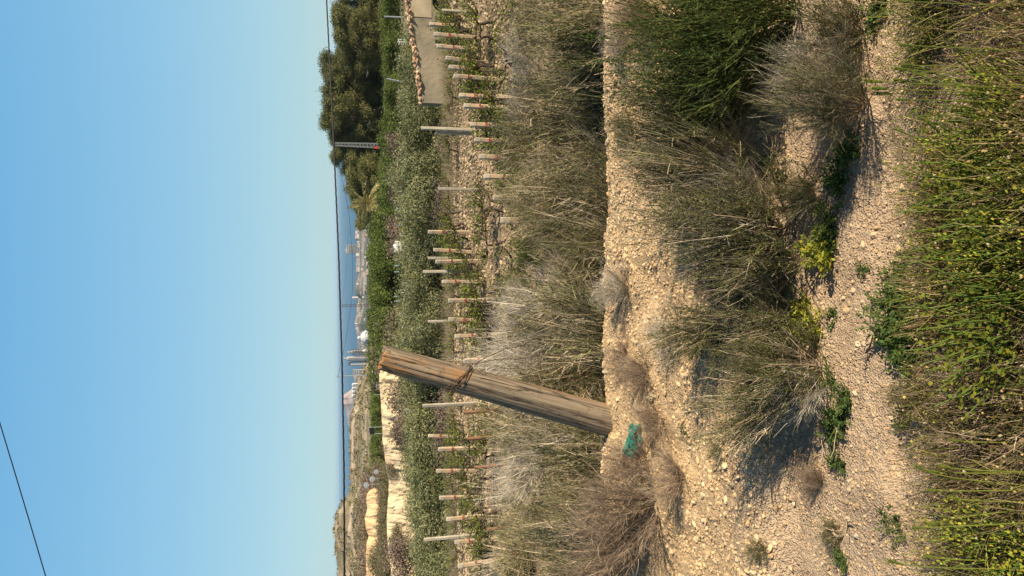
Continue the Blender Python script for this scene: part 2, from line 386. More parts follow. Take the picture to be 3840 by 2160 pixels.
# ------------------------------------------------------------------ hills, seen edge-on: ridge heights from a table of (px, py)
def hill(name, ridge, y0, y1, y2, foot, m, nx=220, ny=70, rough=1.0, ns=.02):
    """a ridge at depth y1 whose skyline passes the (px,py) points; y0 front foot, y2 back foot."""
    ridge = sorted(ridge, key=lambda p: p[1]); pys = np.array([p[1] for p in ridge]); pxs = np.array([p[0] for p in ridge])
    q = np.linspace(pys[0], pys[-1], nx); pv = np.interp(q, pys, pxs)
    top = np.array([at(a, b_, y1) for a, b_ in zip(pv, q)])
    t = np.linspace(-1, 1, ny); V = []
    for k in t:
        y = y1 + (y1 - y0) * k if k < 0 else y1 + (y2 - y1) * k
        w = 1 - abs(k) ** 1.6 if k < 0 else 1 - k ** 2
        x = top[:, 0] * (y / y1); fz = np.interp(y, GY, GZ) + foot
        z = fz + (top[:, 2] - fz) * w + rough * (fbm(x * ns * 6 + 3, y * ns * 6, 5, 21)) * (0.35 + .65 * sm(0, .25, abs(k))) * (top[:, 2] - fz) * .5 * (w > .02)
        V.append(np.stack([x, x * 0 + y, z], -1))
    V = np.array(V); i = (np.arange(ny - 1)[:, None] * nx + np.arange(nx - 1)[None]).reshape(-1)
    me = mesh(name, V.reshape(-1, 3), np.stack([i, i + 1, i + nx + 1, i + nx], -1), smooth=True)
    o = tag(obj(name, me, m), kind='structure'); return o, V
M['hill'] = mat('dry_hill', (.50, .375, .245), (.30, .235, .15), .13, bump=1, bscale=.8, c3=(.19, .16, .09), s3=.05, detail=9, lo=.4, hi=.6)
M['hill2'] = mat('town_hill', (.33, .27, .22), (.16, .14, .12), .02, c3=(.08, .085, .06), s3=.011, detail=10, lo=.42, hi=.58)
M['mount'] = mat('far_mountain', (.42, .32, .27), (.27, .22, .20), .006, bump=1, bscale=.02, detail=10)
hill('hill', [(1276, 2200), (1269, 2110), (1260, 2040), (1256, 1990), (1260, 1930), (1273, 1905), (1290, 1880), (1310, 1850), (1320, 1820), (1317, 1760), (1317, 1680), (1318, 1600), (1320, 1555), (1332, 1535), (1345, 1470), (1352, 1440), (1368, 1400), (1392, 1372), (1404, 1350), (1280, 2300)], 150, 270, 420, .5, M['hill'], nx=320, ny=110, rough=.8, ns=.012)
hill('far_hill', [(1350, 1390), (1333, 1420), (1330, 1480), (1345, 1550), (1360, 1600)], 1300, 1450, 1700, 1, M['hill2'])
_, VT = hill('town_hill', [(1352, 1310), (1344, 1240), (1331, 1215), (1337, 1190), (1346, 1160), (1349, 1120), (1336, 1105), (1333, 1085), (1336, 1060), (1344, 1030), (1347, 1010), (1345, 900), (1344, 860), (1347, 800), (1360, 700), (1362, 600)], 1350, 1800, 2200, 1, M['hill2'], nx=300, rough=.5, ns=.004)
hill('mountain', [(1330, 1450), (1316, 1462), (1305, 1470), (1287, 1482), (1281, 1492), (1284, 1500), (1283, 1515), (1290, 1525), (1297, 1540), (1303, 1570), (1308, 1600), (1312, 1640), (1318, 1665), (1330, 1700)], 2200, 2900, 3300, -3, M['mount'], nx=260, rough=.9, ns=.0025)

# scrub freckling the dry hill (a mass nobody could count)
def tuft_cloud(n, pos, size, per=26, squash=.8):
    p = np.repeat(pos, per, 0); s = np.repeat(size, per)
    d = rand_unit(len(p)); d[:, 2] = np.abs(d[:, 2]) * squash
    return leaves(p + d * (s * rng.uniform(.3, 1, len(p)))[:, None], unit(d + rng.normal(0, .6, d.shape)), s * .55, s * .35)

# ------------------------------------------------------------------ eroded banks behind the olive grove
def bank(name, crest, y_f, top_back, foot_drop, m, nx=260, ny=26, ga=1.6):
    """crest: (px,py) of the lip at depth y_f; the face falls toward the viewer, the top runs back."""
    crest = sorted(crest, key=lambda p: p[1]); pys = np.array([p[1] for p in crest]); pxs = np.array([p[0] for p in crest])
    q = np.linspace(pys[0], pys[-1], nx); pv = np.interp(q, pys, pxs) 
    top = np.array([at(a, b_, y_f) for a, b_ in zip(pv, q)])
    V = []
    gul = fbm(top[:, 0] * 1.1, top[:, 0] * 0, 4, 31)
    for k in range(ny):
        u = k / (ny - 1)
        z = top[:, 2] - foot_drop * u + .12 * fbm(top[:, 0] * 1.5, top[:, 0] * 0 + u * 2, 4, 32)
        y = y_f - 1.7 * u ** .8 - ga * gul * np.sin(u * PI) + (.3 + .25 * ga) * fbm(top[:, 0] * 2.2, u * 3.5 + top[:, 0] * 0, 5, 33)
        V.append(np.stack([top[:, 0], y, z], -1))
    V = V[::-1]
    for k in range(1, 14):
        u = k / 13; V.append(np.stack([top[:, 0] * (1 + (top_back / y_f - 1) * u), top[:, 1] + (top_back - y_f) * u, top[:, 2] + .25 * fbm(top[:, 0] * .7, top[:, 0] * 0 + u * 9, 3, 35) - u * 1.7], -1))
    V.append(V[-1] - np.array([0, 0, 5.]))
    V = np.array(V); r = len(V); i = (np.arange(r - 1)[:, None] * nx + np.arange(nx - 1)[None]).reshape(-1)
    return tag(obj(name, mesh(name, V.reshape(-1, 3), np.stack([i, i + 1, i + nx + 1, i + nx], -1), smooth=False), m), kind='structure'), V
CREAM = [(1432, 1385), (1428, 1400), (1429, 1440), (1432, 1500), (1434, 1560), (1437, 1610), (1440, 1660), (1446, 1720), (1452, 1760), (1462, 1790), (1462, 1850), (1456, 1900), (1454, 1980), (1460, 2040), (1466, 2090), (1470, 2170), (1474, 2300)]
CREAM = [(a - 4, b) for a, b in CREAM]
_, VC = bank('hillside_cream', CREAM, 46, 64, 2.0, M['cream'])
ORG = [(1424, 1826), (1404, 1830), (1386, 1840), (1376, 1855), (1374, 1880), (1378, 1905), (1368, 1940), (1372, 1980), (1384, 2010), (1374, 2040), (1372, 2080), (1375, 2160), (1380, 2300)]
_, VO = bank('hillside_orange', ORG, 72, 112, 3.2, M['orange'], ga=.6)

# ------------------------------------------------------------------ near gravel and rocks
def gravel():
    mb = MB()
    def lot(n, y0, y1, xw, s0, s1, pw, c=(1, 1, 1), y_w=None):
        y = rng.uniform(y0, y1, n * 2); x = rng.uniform(-1, 1, n * 2) * (xw + .42 * y)
        keep = rng.uniform(0, 1, n * 2) < np.clip(.35 + 1.6 * (fbm(x * 2.2, y * 2.2, 3, 40) + .25), .08, 1); x, y = x[keep][:n], y[keep][:n]
        s = s0 + (s1 - s0) * rng.uniform(0, 1, len(x)) ** pw
        z = G(x, y) + s * .12
        V, Fc, m = stones(np.stack([x, y, z], -1), s)
        k = rng.uniform(.62, 1.28, len(x)); w = rng.normal(0, .05, len(x))
        cc = np.stack([k * (1 + w), k, k * (1 - w * 1.4)], -1) * np.array(c)
        mb.add(V, Fc, np.repeat(cc, m, 0))
    lot(21000, 2.35, 4.0, .8, .0025, .011, 2.4, (1.45, 1.3, 1.08))
    lot(2000, 2.3, 4.0, .8, .008, .019, 2.6, (1.45, 1.32, 1.1))
    lot(15000, 1.45, 2.45, .8, .0014, .0066, 2.8, (1.3, 1.15, .98))
    lot(500, 1.5, 2.5, .8, .006, .012, 2.4, (1.15, 1.1, 1.0))
    return tag(mb.build('gravel', M['rock'], cols=True), kind='stuff')
gravel()
def rubble():
    n = 36000; y = 9.0 + 9.6 * rng.uniform(0, 1, n) ** .8; x = rng.uniform(-1, 1, n) * (.6 + .42 * y)
    s = .009 + .042 * rng.uniform(0, 1, n) ** 2.8
    V, Fc, m = stones(np.stack([x, y, G(x, y) + s * .25], -1), s); k = rng.uniform(.7, 1.3, n)
    k = k * 1.0; mb = MB(); mb.add(V, Fc, np.repeat(np.stack([k * 1.05, k, k * .92], -1), m, 0))
    return tag(mb.build('rubble', M['rock'], cols=True), kind='stuff')
rubble()
# single stones one can point at: (px, py, size px, label)
ROCKS = [
    (2446, 1487, 30, (.9, .95, .85), 'grey flat stone on the gravel crest near the leaning post'),
    (2478, 1507, 16, (1.25, 1.2, 1), 'small pale pebble beside the grey flat stone near the post'),
    (2612, 1940, 26, (1.35, 1.35, 1.25), 'pale oval stone half buried in the middle of the bare bank'),
    (2692, 1932, 33, (.85, .72, .62), 'reddish brown cobble lying on the middle of the bare bank'),
    (2412, 2085, 32, (1.3, 1.25, 1.05), 'large cream stone below the dead brown shrub'),
    (2616, 1560, 20, (1.25, 1.25, 1.15), 'pale stone at the head of the small gully'),
    (3202, 1577, 22, (1.35, 1.3, 1.1), 'cream stone beside the green weeds at the path edge'),
    (3262, 1710, 24, (1.1, 1, .8), 'tan stone with a dark shadow in the middle of the path'),
    (3210, 1818, 30, (1.35, 1.25, 1.0), 'cream pointed rock at the foot of the bank beside the path'),
    (3228, 1898, 30, (1.05, .85, .6), 'orange brown cobble at the foot of the bank'),
    (3182, 1945, 18, (1.35, 1.35, 1.25), 'white pebble just above the orange brown cobble'),
    (3205, 1995, 22, (1.2, 1.1, .95), 'pale pink stone below the cobbles on the bank foot'),
    (3200, 2100, 30, (.9, .8, .7), 'brown angular stone near the bottom edge of the path'),
    (3325, 1105, 20, (1.5, 1.5, 1.45), 'white stone on the path beside the green herbs'),
    (3338, 1080, 18, (1.35, 1.3, 1.15), 'round cream pebble next to the white stone on the path'),
    (3220, 1170, 24, (1.4, 1.35, 1.25), 'whitish stone in the middle of the path'),
    (3178, 1165, 24, (1.3, 1.2, .95), 'cream stone left of the whitish stone on the path'),
    (3320, 840, 22, (1.15, 1.05, .85), 'tan stone on the path opposite the yellow green flowers'),
    (3235, 1290, 30, (1.4, 1.4, 1.35), 'broken white stone at the lower middle of the path'),
    (3115, 1235, 22, (1.4, 1.4, 1.25), 'pale stone on the bank beside the bright green weeds'),
    (3385, 1400, 20, (1.5, 1.5, 1.5), 'white pebble at the grassy edge of the path'),
    (3386, 705, 22, (1.4, 1.35, 1.2), 'pale flat stone where the path meets the tall grass'),
    (2300, 350, 30, (1.3, 1.2, 1.0), 'angular pale rock on the crest below the green broom'),
    (2310, 305, 24, (1.2, 1.15, 1.0), 'smaller angular rock just above the pale crest rock'),
    (2980, 1868, 24, (.95, .9, .85), 'grey stone lying in the loose bank below the small dead twigs'),
    (2335, 1005, 26, (1.5, 1.45, 1.3), 'white stone on the crest between the middle shrubs'),
    (2330, 1230, 24, (1.3, 1.3, 1.25), 'pale stone on the crest edge above the dead stems'),
]
for px, py, s, c, lab in ROCKS:
    p = hit(px, py); r = s * np.linalg.norm(p - EYE) / F_PX * .62
    V, Fc, m = stones(np.array([[0, 0, 0.]]), np.array([r]), .7, .10, (ICO3, ICF3))
    V = V * (1 + .25 * fbm(V[:, 0] / r * 1.4 + px, V[:, 1] / r * 1.4 + V[:, 2] / r, 3, 5)[:, None])
    o = obj('stone', mesh('stone', V, Fc, np.broadcast_to(np.array(c), V.shape), smooth=False), M['rock']); o.location = p + np.array([0, 0, r * .12]); tag(o, lab, 'stone')
#PART3
# ------------------------------------------------------------------ shrubs
def shrub_meshes(kind):
    """unit-height shrub: woody strands and green sprays as two meshes."""
    P = dict(broom=(40, 620, 2600, .95, .12, 17000, .75), dead=(42, 620, 3000, .9, -.02, 0, .8), fern=(50, 700, 2200, .95, .12, 26000, .8),
             mixed=(38, 560, 2500, 1.0, .04, 12000, .85), dark=(40, 600, 2000, .95, .05, 30000, .8))[kind]
    n1, n2, n3, spread, up, nl, r = P
    a = rng.uniform(0, 2 * PI, n1); e = rng.uniform(0.05, 1.0, n1) ** .8 * spread
    d = np.stack([np.cos(a) * e, np.sin(a) * e, np.sqrt(np.clip(1.15 - e ** 2, .06, 1))], -1)
    s1 = strands(np.stack([np.cos(a), np.sin(a), a * 0], -1) * rng.uniform(0, .10, n1)[:, None], d, rng.uniform(.5, .9, n1), 5, up, .10)
    def kids(par, n, lo, hi, L0, L1, sp, k, upk, wob):
        pw_ = rng.uniform(0, 1, len(par)) ** 2 + .05; j = rng.choice(len(par), n, p=pw_ / pw_.sum()); K = par.shape[1]; t = rng.uniform(lo, hi, n) * (K - 1.001); i0 = t.astype(int); f = (t - i0)[:, None]
        p = par[j, i0] * (1 - f) + par[j, i0 + 1] * f; dd = unit(par[j, i0 + 1] - par[j, i0]) + rng.normal(0, sp, (n, 3)); dd[:, 2] += .12
        return strands(p, dd, rng.uniform(L0, L1, n), k, upk, wob)
    s2 = kids(s1, n2, .2, 1, .20, .50, .34, 4, up * 1.2, .13)
    s3 = kids(s2, n3, .1, 1, .04, .22, .48, 3, up, .14)
    q_ = np.concatenate([s3[:, -1], s2[:, -1]]); hz = np.percentile(q_[:, 2], 96); hr = np.percentile(np.hypot(q_[:, 0], q_[:, 1]), 90)
    nrm_ = np.array([1 / hr, 1 / hr, 1 / hz]); s1, s2, s3 = s1 * nrm_, s2 * nrm_, s3 * nrm_
    nb = {'fern': 6, 'broom': 16}.get(kind, 26); a = rng.uniform(0, 2 * PI, nb); e = rng.uniform(.2, 1.1, nb)
    bare = strands(np.zeros((nb, 3)), np.stack([np.cos(a) * e, np.sin(a) * e, np.full(nb, .75)], -1), rng.uniform(.85, 1.35, nb), 6, .05, .07)
    side = kids(bare, nb * 7, .3, 1, .06, .26, .42, 3, 0, .1)
    out = []; mb = MB()
    for s, r0, r1, sides, c in ((s1, .0085, .004, 5, .8), (s2, .0038, .0018, 3, .95), (s3, .0019, .0009, 3, 1.15), (bare, .0058, .0022, 4, 1.5), (side, .0026, .0013, 4, 1.5)):
        rad = np.linspace(r0, r1, s.shape[1])[None] * rng.uniform(.7, 1.3, (len(s), 1))
        V, Fq = tubes(s, rad, sides); k = np.where(rng.uniform(0, 1, len(s)) < .3, rng.uniform(1.2, 1.7, len(s)), rng.uniform(.45, .95, len(s))) * c; w = rng.normal(0, .05, len(s)); gr = (rng.uniform(0, 1, len(s)) < (.34 if kind in ('broom', 'mixed', 'dark', 'fern') and sides == 3 else 0)) * 1.0
        cc = np.stack([k * (1 + w) * (1 - .30 * gr), k * (1 - .12 * gr), k * (1 - w) * (1 - .48 * gr)], -1); mb.add(V, Fq, np.repeat(cc, s.shape[1] * sides, 0))
    out.append(mb.mesh(kind + '_twigs', cols=True))
    if nl:
        src = np.concatenate([s3, s3[:, ::-1]]) if kind in ('fern',) else s3
        j = rng.integers(0, len(src), nl); t = rng.uniform(0, .85, nl)[:, None]; K = src.shape[1] - 1
        i0 = np.minimum((t[:, 0] * K).astype(int), K - 1); f = t * K - i0[:, None]
        p = src[j, i0] * (1 - f) + src[j, i0 + 1] * f; ax = unit(src[j, i0 + 1] - src[j, i0]) + rng.normal(0, .5, (nl, 3))
        V, Fq = leaves(p, rand_unit(nl), rng.uniform(.018, .045, nl), rng.uniform(.007, .015, nl), ax)
        mb = MB(); mb.add(V, Fq, tints(nl, 4, .28, .1)); out.append(mb.mesh(kind + '_foliage', cols=True))
    else: out.append(None)
    return out
SH = {(k, v): shrub_meshes(k) for k in ('broom', 'dead', 'fern', 'mixed', 'dark') for v in (0, 1)}
SH[('pale', 0)], SH[('pale', 1)] = shrub_meshes('dead'), shrub_meshes('dead')
SHM = dict(pale=('paletwig', None), broom=('twig', 'green'), dead=('deadtwig', None), fern=('green', 'fern'), mixed=('twig', 'green'), dark=('twig', 'green'))
_cache = {}
def shrub(p, h, w, kind, label, group=None, tilt=(0, 0), name=None, v=None):
    v = int(rng.integers(0, 2)) if v is None else v
    key = (kind, v)
    if key not in _cache:
        nm = {'pale': 'leafless_shrub', 'broom': 'broom_shrub', 'dead': 'dead_shrub', 'fern': 'green_shrub', 'mixed': 'dry_shrub', 'dark': 'scrub_bush'}[kind]
        r = empty(nm); tw, fo = SH[key]; obj('twigs', tw, M[SHM[kind][0]], r)
        if fo: obj('foliage', fo, M[SHM[kind][1]], r)
        _cache[key] = r; o = r
    else: o = copy_tree(_cache[key])
    o.location = p; o.scale = (w, w, h); o.rotation_euler = (tilt[0], tilt[1], rng.uniform(0, 2 * PI) if False else 0)
    e = Matrix.Rotation(tilt[1], 4, 'Y') @ Matrix.Rotation(tilt[0], 4, 'X') @ Matrix.Rotation(rng.uniform(0, 2 * PI), 4, 'Z')
    o.rotation_euler = e.to_euler(); tag(o, label, 'shrub', group); return o

# near bank: (px, py) of the root, height px, width px, kind, tilt x/y, label
NEAR = [
    (2985, 60, 520, 400, 'fern', (-.1, -.15), 'dense bright green shrub at the top corner of the bank'),
    (2900, 250, 560, 380, 'fern', (0, .0), 'feathery green shrub with a few pale seed heads on the bank'),
    (2800, 400, 480, 340, 'dark', (.1, .1), 'olive brown scrub just below the feathery green shrub'),
    (2640, 520, 360, 360, 'dark', (.1, 0), 'low olive brown scrub spreading over the crest gravel'),
    (2800, 640, 480, 330, 'mixed', (.2, .1), 'twiggy grey and olive shrub with bare pale branches over a dark hollow'),
    (2930, 860, 560, 420, 'mixed', (.1, 0), 'largest twiggy shrub in the middle of the bank'),
    (2990, 990, 400, 330, 'dark', (-.1, -.05), 'dark olive shrub overhanging the shaded hollow'),
    (2690, 1215, 260, 260, 'dark', (.1, -.2), 'small dark green shrub with a strong shadow on the gravel'),
    (2980, 1210, 330, 300, 'broom', (-.1, .1), 'green broom shrub below the shaded hollow'),
    (3060, 1370, 340, 340, 'dark', (-.1, .1), 'spreading dark green shrub with roots over the sandy bank'),
    (3000, 1480, 400, 320, 'mixed', (-.15, -.25), 'grey twiggy shrub trailing bare stems down the bank'),
    (3230, 400, 420, 300, 'mixed', (.2, .15), 'open twiggy shrub with pale bare stems beside the path'),
    (3225, 130, 220, 260, 'dark', (0, .1), 'dark low shrub by the path in the top corner'),
    (2455, 70, 190, 230, 'dead', (0, 0), 'small dead twiggy bush on the gravel crest'),
    (3085, 1822, 130, 110, 'dead', (0, .5), 'tiny dead twig tuft lying on the bare bank'),
    (3480, 1480, 150, 200, 'dark', (0, 0), 'small grey green shrub at the grassy path edge'),
    (3060, 740, 180, 190, 'dark', (0, 0), 'small leafy scrub between the big shrub and the path'),
    (2460, 1890, 290, 300, 'dead', (.0, -.1), 'dead brown shrub on the crest below the green plastic bag'),
    (2400, 2070, 300, 330, 'dead', (.0, .1), 'dead brown shrub tangle at the bottom edge of the crest'),
    (2415, 1745, 165, 220, 'dead', (.1, 0), 'wispy dead shrub hiding the foot of the leaning post'),
    (2560, 1800, 150, 190, 'dead', (0, 0), 'thin leafless twigs on the bank beside the dead brown shrub'),
    (2470, 1580, 110, 150, 'dead', (0, .1), 'thin leafless twigs between the post foot and the crest'),
    (2640, 690, 330, 280, 'mixed', (.1, .1), 'grey twiggy shrub throwing a shadow on the crest gravel'),
    (2800, 1090, 230, 220, 'dead', (0, 0), 'grey bare bush above the shaded hollow'),
    (2880, 1560, 160, 170, 'dead', (0, .4), 'bare stems sprawling down the sandy bank'),
    (2860, 720, 300, 240, 'pale', (.25, .1), 'pale bleached bush spreading inside the largest twiggy shrub'),
    (2700, 560, 240, 200, 'pale', (.2, .2), 'pale bleached twigs between the crest scrub and the grey olive shrub'),
    (2850, 1010, 230, 200, 'pale', (.1, -.1), 'pale bleached twigs beside the dark hollow'),
    (3150, 300, 300, 230, 'pale', (.3, 0), 'pale bare branches sticking up beside the path shrub'),
    (3080, 1440, 230, 220, 'pale', (-.1, -.2), 'pale dry stems at the foot of the spreading dark shrub'),
    (2540, 1240, 130, 200, 'pale', (0, -.2), 'sparse pale twigs on the crest above the small dark shrub'),
    (2700, 1700, 60, 90, 'dark', (0, 0), 'tiny green tuft on the bare bank under the bag'),
    (2850, 2060, 70, 90, 'dark', (0, 0), 'tiny dark tuft on the stony bank near the bottom edge'),
    (3150, 2000, 90, 110, 'dark', (0, 0), 'small dark tuft at the bank foot near the bottom edge'),
    (2350, 180, 110, 160, 'pale', (0, .2), 'small bleached twigs on the crest edge beside the dead twiggy bush'),
    (2345, 1090, 130, 190, 'pale', (0, .2), 'sprawling bleached twigs on the crest edge above the post'),
    (2350, 1340, 90, 150, 'dead', (.2, .1), 'small dead tuft on the crest edge near the post'),
    (2360, 470, 90, 140, 'dark', (.1, .1), 'small dark tuft on the crest edge under the olive scrub'),
    (2420, 1400, 120, 170, 'dead', (0, .1), 'low bare twigs on the crest just above the leaning post'),
]
for px, py, h, w, kd, tl, lab in NEAR:
    p = hit(px, py); D = np.linalg.norm(p - EYE); k = D / F_PX
    shrub(p - np.array([0, 0, .02]), h * k * .98, w * k * (.50 if kd in ('mixed', 'dark', 'broom') else .56), kd, lab, None, tl)

ORD = ['topmost', 'second', 'third', 'fourth', 'fifth', 'sixth', 'seventh', 'eighth', 'ninth', 'tenth', 'eleventh', 'twelfth', 'thirteenth', 'fourteenth', 'fifteenth', 'sixteenth',
       'seventeenth', 'eighteenth', 'nineteenth', 'twentieth', 'twenty-first', 'twenty-second', 'twenty-third', 'twenty-fourth']
LOOK = {'pale': 'pale leafless shrub', 'broom': 'green broom shrub', 'mixed': 'grey olive shrub', 'dead': 'pale leafless shrub', 'dark': 'dark olive shrub', 'fern': 'green feathery shrub'}
# rows behind the crest: depth, [(py, top px, width px, kind)]
ROWS = [
    ('directly behind the gravel crest', 4.55, [(-60, 2020, 330, 'broom'), (60, 2050, 300, 'broom'), (190, 2030, 300, 'dark'), (330, 2080, 280, 'dark'), (440, 2120, 260, 'dark'), (560, 2060, 300, 'mixed'), (680, 2080, 300, 'dark'), (800, 2060, 300, 'mixed'),
        (930, 2070, 300, 'mixed'), (1050, 2090, 280, 'broom'), (1150, 2060, 300, 'dark'), (1260, 2040, 300, 'broom'), (1370, 2010, 300, 'broom'), (1460, 2060, 260, 'mixed'), (1680, 2120, 300, 'mixed'), (1800, 2060, 330, 'dark'), (1930, 2060, 330, 'mixed'), (2060, 2040, 330, 'mixed'), (2180, 2060, 300, 'broom')]),
    ('in the second rank behind the crest', 5.7, [(-40, 1960, 300, 'broom'), (120, 1965, 280, 'broom'), (260, 1930, 280, 'mixed'), (400, 1900, 300, 'mixed'), (540, 1930, 280, 'broom'), (680, 1910, 280, 'mixed'), (800, 1930, 260, 'mixed'), (920, 2030, 240, 'mixed'), (1060, 2020, 240, 'broom'),
        (1180, 1900, 300, 'pale'), (1300, 1880, 320, 'mixed'), (1420, 1900, 300, 'mixed'), (1560, 1950, 280, 'mixed'), (1690, 1920, 300, 'pale'), (1820, 1900, 300, 'broom'), (1950, 1930, 280, 'mixed'), (2080, 1900, 300, 'broom'), (2190, 1900, 300, 'mixed')]),
    ('on the low gravel ridge before the vines', 7.35, [(60, 1960, 200, 'broom'), (200, 1985, 200, 'pale'), (330, 1950, 220, 'pale'), (450, 1900, 240, 'pale'), (570, 1880, 240, 'mixed'), (690, 1890, 230, 'broom'), (790, 1930, 200, 'mixed'), (960, 1940, 200, 'fern'), (1080, 1960, 160, 'broom'),
        (1180, 1860, 240, 'pale'), (1290, 1840, 260, 'pale'), (1400, 1850, 240, 'pale'), (1640, 1860, 260, 'mixed'), (1740, 1880, 260, 'pale'), (1840, 1900, 230, 'broom'), (1950, 1890, 260, 'mixed'), (2070, 1870, 260, 'mixed'), (2180, 1850, 260, 'broom')]),
    ('at the foot of the stony vineyard', 9.8, [(430, 1870, 150, 'pale'), (560, 1860, 150, 'mixed'), (700, 1860, 150, 'mixed'), (830, 1890, 150, 'broom'), (1150, 1850, 170, 'pale'), (1260, 1800, 190, 'pale'), (1370, 1800, 190, 'pale'), (1640, 1800, 200, 'mixed'), (1770, 1850, 170, 'pale'), (1900, 1850, 170, 'pale'),
        (1990, 1850, 170, 'mixed'), (2080, 1840, 170, 'pale'), (2170, 1830, 180, 'mixed')]),
]
for where, Y, lst in ROWS:
    for i, (py, top, w, kd) in enumerate(lst):
        y = Y + rng.uniform(-.3, .3) * (Y / 5); py = py + rng.uniform(-25, 25); t = at(top + rng.uniform(-45, 55), py, y); w = w * rng.uniform(.75, 1.3); x = t[0]; g = float(G(x, y)); h = max(.3, t[2] - g); k = y / F_PX
        shrub((x, y, g - .03), h * .97, w * k * .62, kd, f'{LOOK[kd]} {where}, {ORD[i]} from the top edge', 'shrubs ' + where, (rng.uniform(-.35, .35), rng.uniform(-.45, .45)))

EDGE = {'top': (-170, -300, -430, -560), 'bottom': (2320, 2450, 2580, 2710)}   # the scrub goes on a little way beyond the picture
for side, pys_ in EDGE.items():
    for n_, (Y, top_, w_) in enumerate(((4.55, 2060, 300), (5.7, 1950, 280), (7.35, 1900, 220))):
        for i, py in enumerate(pys_):
            t = at(top_ + rng.uniform(-40, 40), py, Y); g = float(G(t[0], Y)); k = Y / F_PX; kd = ('broom', 'mixed', 'dark', 'pale')[(i + n_) % 4]
            shrub((t[0], Y, g - .03), max(.3, t[2] - g), w_ * k * .6, kd, f'{LOOK[kd]} beyond the {side} edge of the photo, {ORD[i]} outward, {("directly behind the crest", "second rank", "gravel ridge")[n_]}', 'shrubs beyond the photo')
for i, (x_, y_, h_, w_, kd) in enumerate([(1.95, 2.9, .42, .34, 'dark'), (2.3, 3.5, .3, .28, 'mixed'), (-1.9, 3.1, .26, .24, 'pale'), (-2.3, 2.6, .38, .34, 'mixed')]):
    shrub((x_, y_, float(G(x_, y_)) - .02), h_, w_, kd, f'{LOOK[kd]} on the bank outside the {"top" if x_ > 0 else "bottom"} edge, number {i + 1}', 'shrubs beyond the photo')

# ------------------------------------------------------------------ the leaning wooden post with its wire
def wood_material():
    m = bpy.data.materials.new('weathered_post'); m.use_nodes = True; t = m.node_tree; N = t.nodes; L = t.links; b = N['Principled BSDF']; b.inputs['Roughness'].default_value = .85; b.inputs['Specular IOR Level'].default_value = .15
    tc = N.new('ShaderNodeTexCoord'); co = tc.outputs['Object']; sx = N.new('ShaderNodeSeparateXYZ'); L.new(co, sx.inputs[0])
    def noise(sc, s=1.0, d=7):
        mp = N.new('ShaderNodeMapping'); mp.inputs['Scale'].default_value = sc; L.new(co, mp.inputs[0]); n = N.new('ShaderNodeTexNoise'); n.inputs['Scale'].default_value = s; n.inputs['Detail'].default_value = d; L.new(mp.outputs[0], n.inputs['Vector']); return n.outputs[0]
    def rg(o, a, c):
        r = N.new('ShaderNodeMapRange'); r.inputs['From Min'].default_value = a; r.inputs['From Max'].default_value = c; L.new(o, r.inputs[0]); return r.outputs[0]
    def mixc(f, a, c):
        x = N.new('ShaderNodeMix'); x.data_type = 'RGBA'; L.new(f, x.inputs[0])
        for s_, v in ((x.inputs[6], a), (x.inputs[7], c)):
            if isinstance(v, tuple): s_.default_value = (*v, 1)
            else: L.new(v, s_)
        return x.outputs[2]
    def mt(op, a, c):
        x = N.new('ShaderNodeMath'); x.operation = op
        for s_, v in ((x.inputs[0], a), (x.inputs[1], c)):
            if isinstance(v, (int, float)): s_.default_value = v
            else: L.new(v, s_)
        return x.outputs[0]
    grain = noise((60, 60, 2.2)); fine = noise((160, 160, 6))
    c = mixc(rg(grain, .35, .65), (.27, .205, .135), (.12, .09, .06))
    c = mixc(rg(fine, .5, .8), c, (.31, .255, .185))
    patch = mt('ADD', noise((14, 14, 3.2)), mt('MULTIPLY', rg(sx.outputs[2], .75, 1.3), .22))
    c = mixc(rg(patch, .66, .84), c, (.37, .17, .055)); c = mixc(rg(noise((5, 5, 14)), .56, .80), c, (.14, .105, .075))
    edge = mt('MULTIPLY', rg(sx.outputs[0], .066, .086), rg(noise((8, 8, 2)), .42, .6)); c = mixc(edge, c, (.36, .19, .09))
    crack = noise((34, 34, 1.3), 1, 3); w = rg(mt('ABSOLUTE', mt('SUBTRACT', crack, .5), 0), .0, .016); c = mixc(w, (.03, .02, .014), c)
    kn = N.new('ShaderNodeTexVoronoi'); mp = N.new('ShaderNodeMapping'); mp.inputs['Scale'].default_value = (9, 9, 4.5); L.new(co, mp.inputs[0]); L.new(mp.outputs[0], kn.inputs['Vector']); c = mixc(rg(kn.outputs['Distance'], .08, .13), (.07, .035, .02), c)
    L.new(c, b.inputs['Base Color'])
    bn = N.new('ShaderNodeBump'); bn.inputs['Strength'].default_value = .9; bn.inputs['Distance'].default_value = .006
    L.new(mt('ADD', mt('MULTIPLY', grain, .8), mt('ADD', mt('MULTIPLY', w, .9), mt('MULTIPLY', noise((90, 90, 40)), .35))), bn.inputs['Height']); L.new(bn.outputs[0], b.inputs['Normal'])
    return m
pb = at(2370, 1612, 3.76); pt = at(1432, 1342, 3.86); pb[2] -= .05
ax = unit(pt - pb); PL = float(np.linalg.norm(pt - pb))
rot = Vector(ax).to_track_quat('Z', 'Y'); 
Rm = np.array(rot.to_matrix())
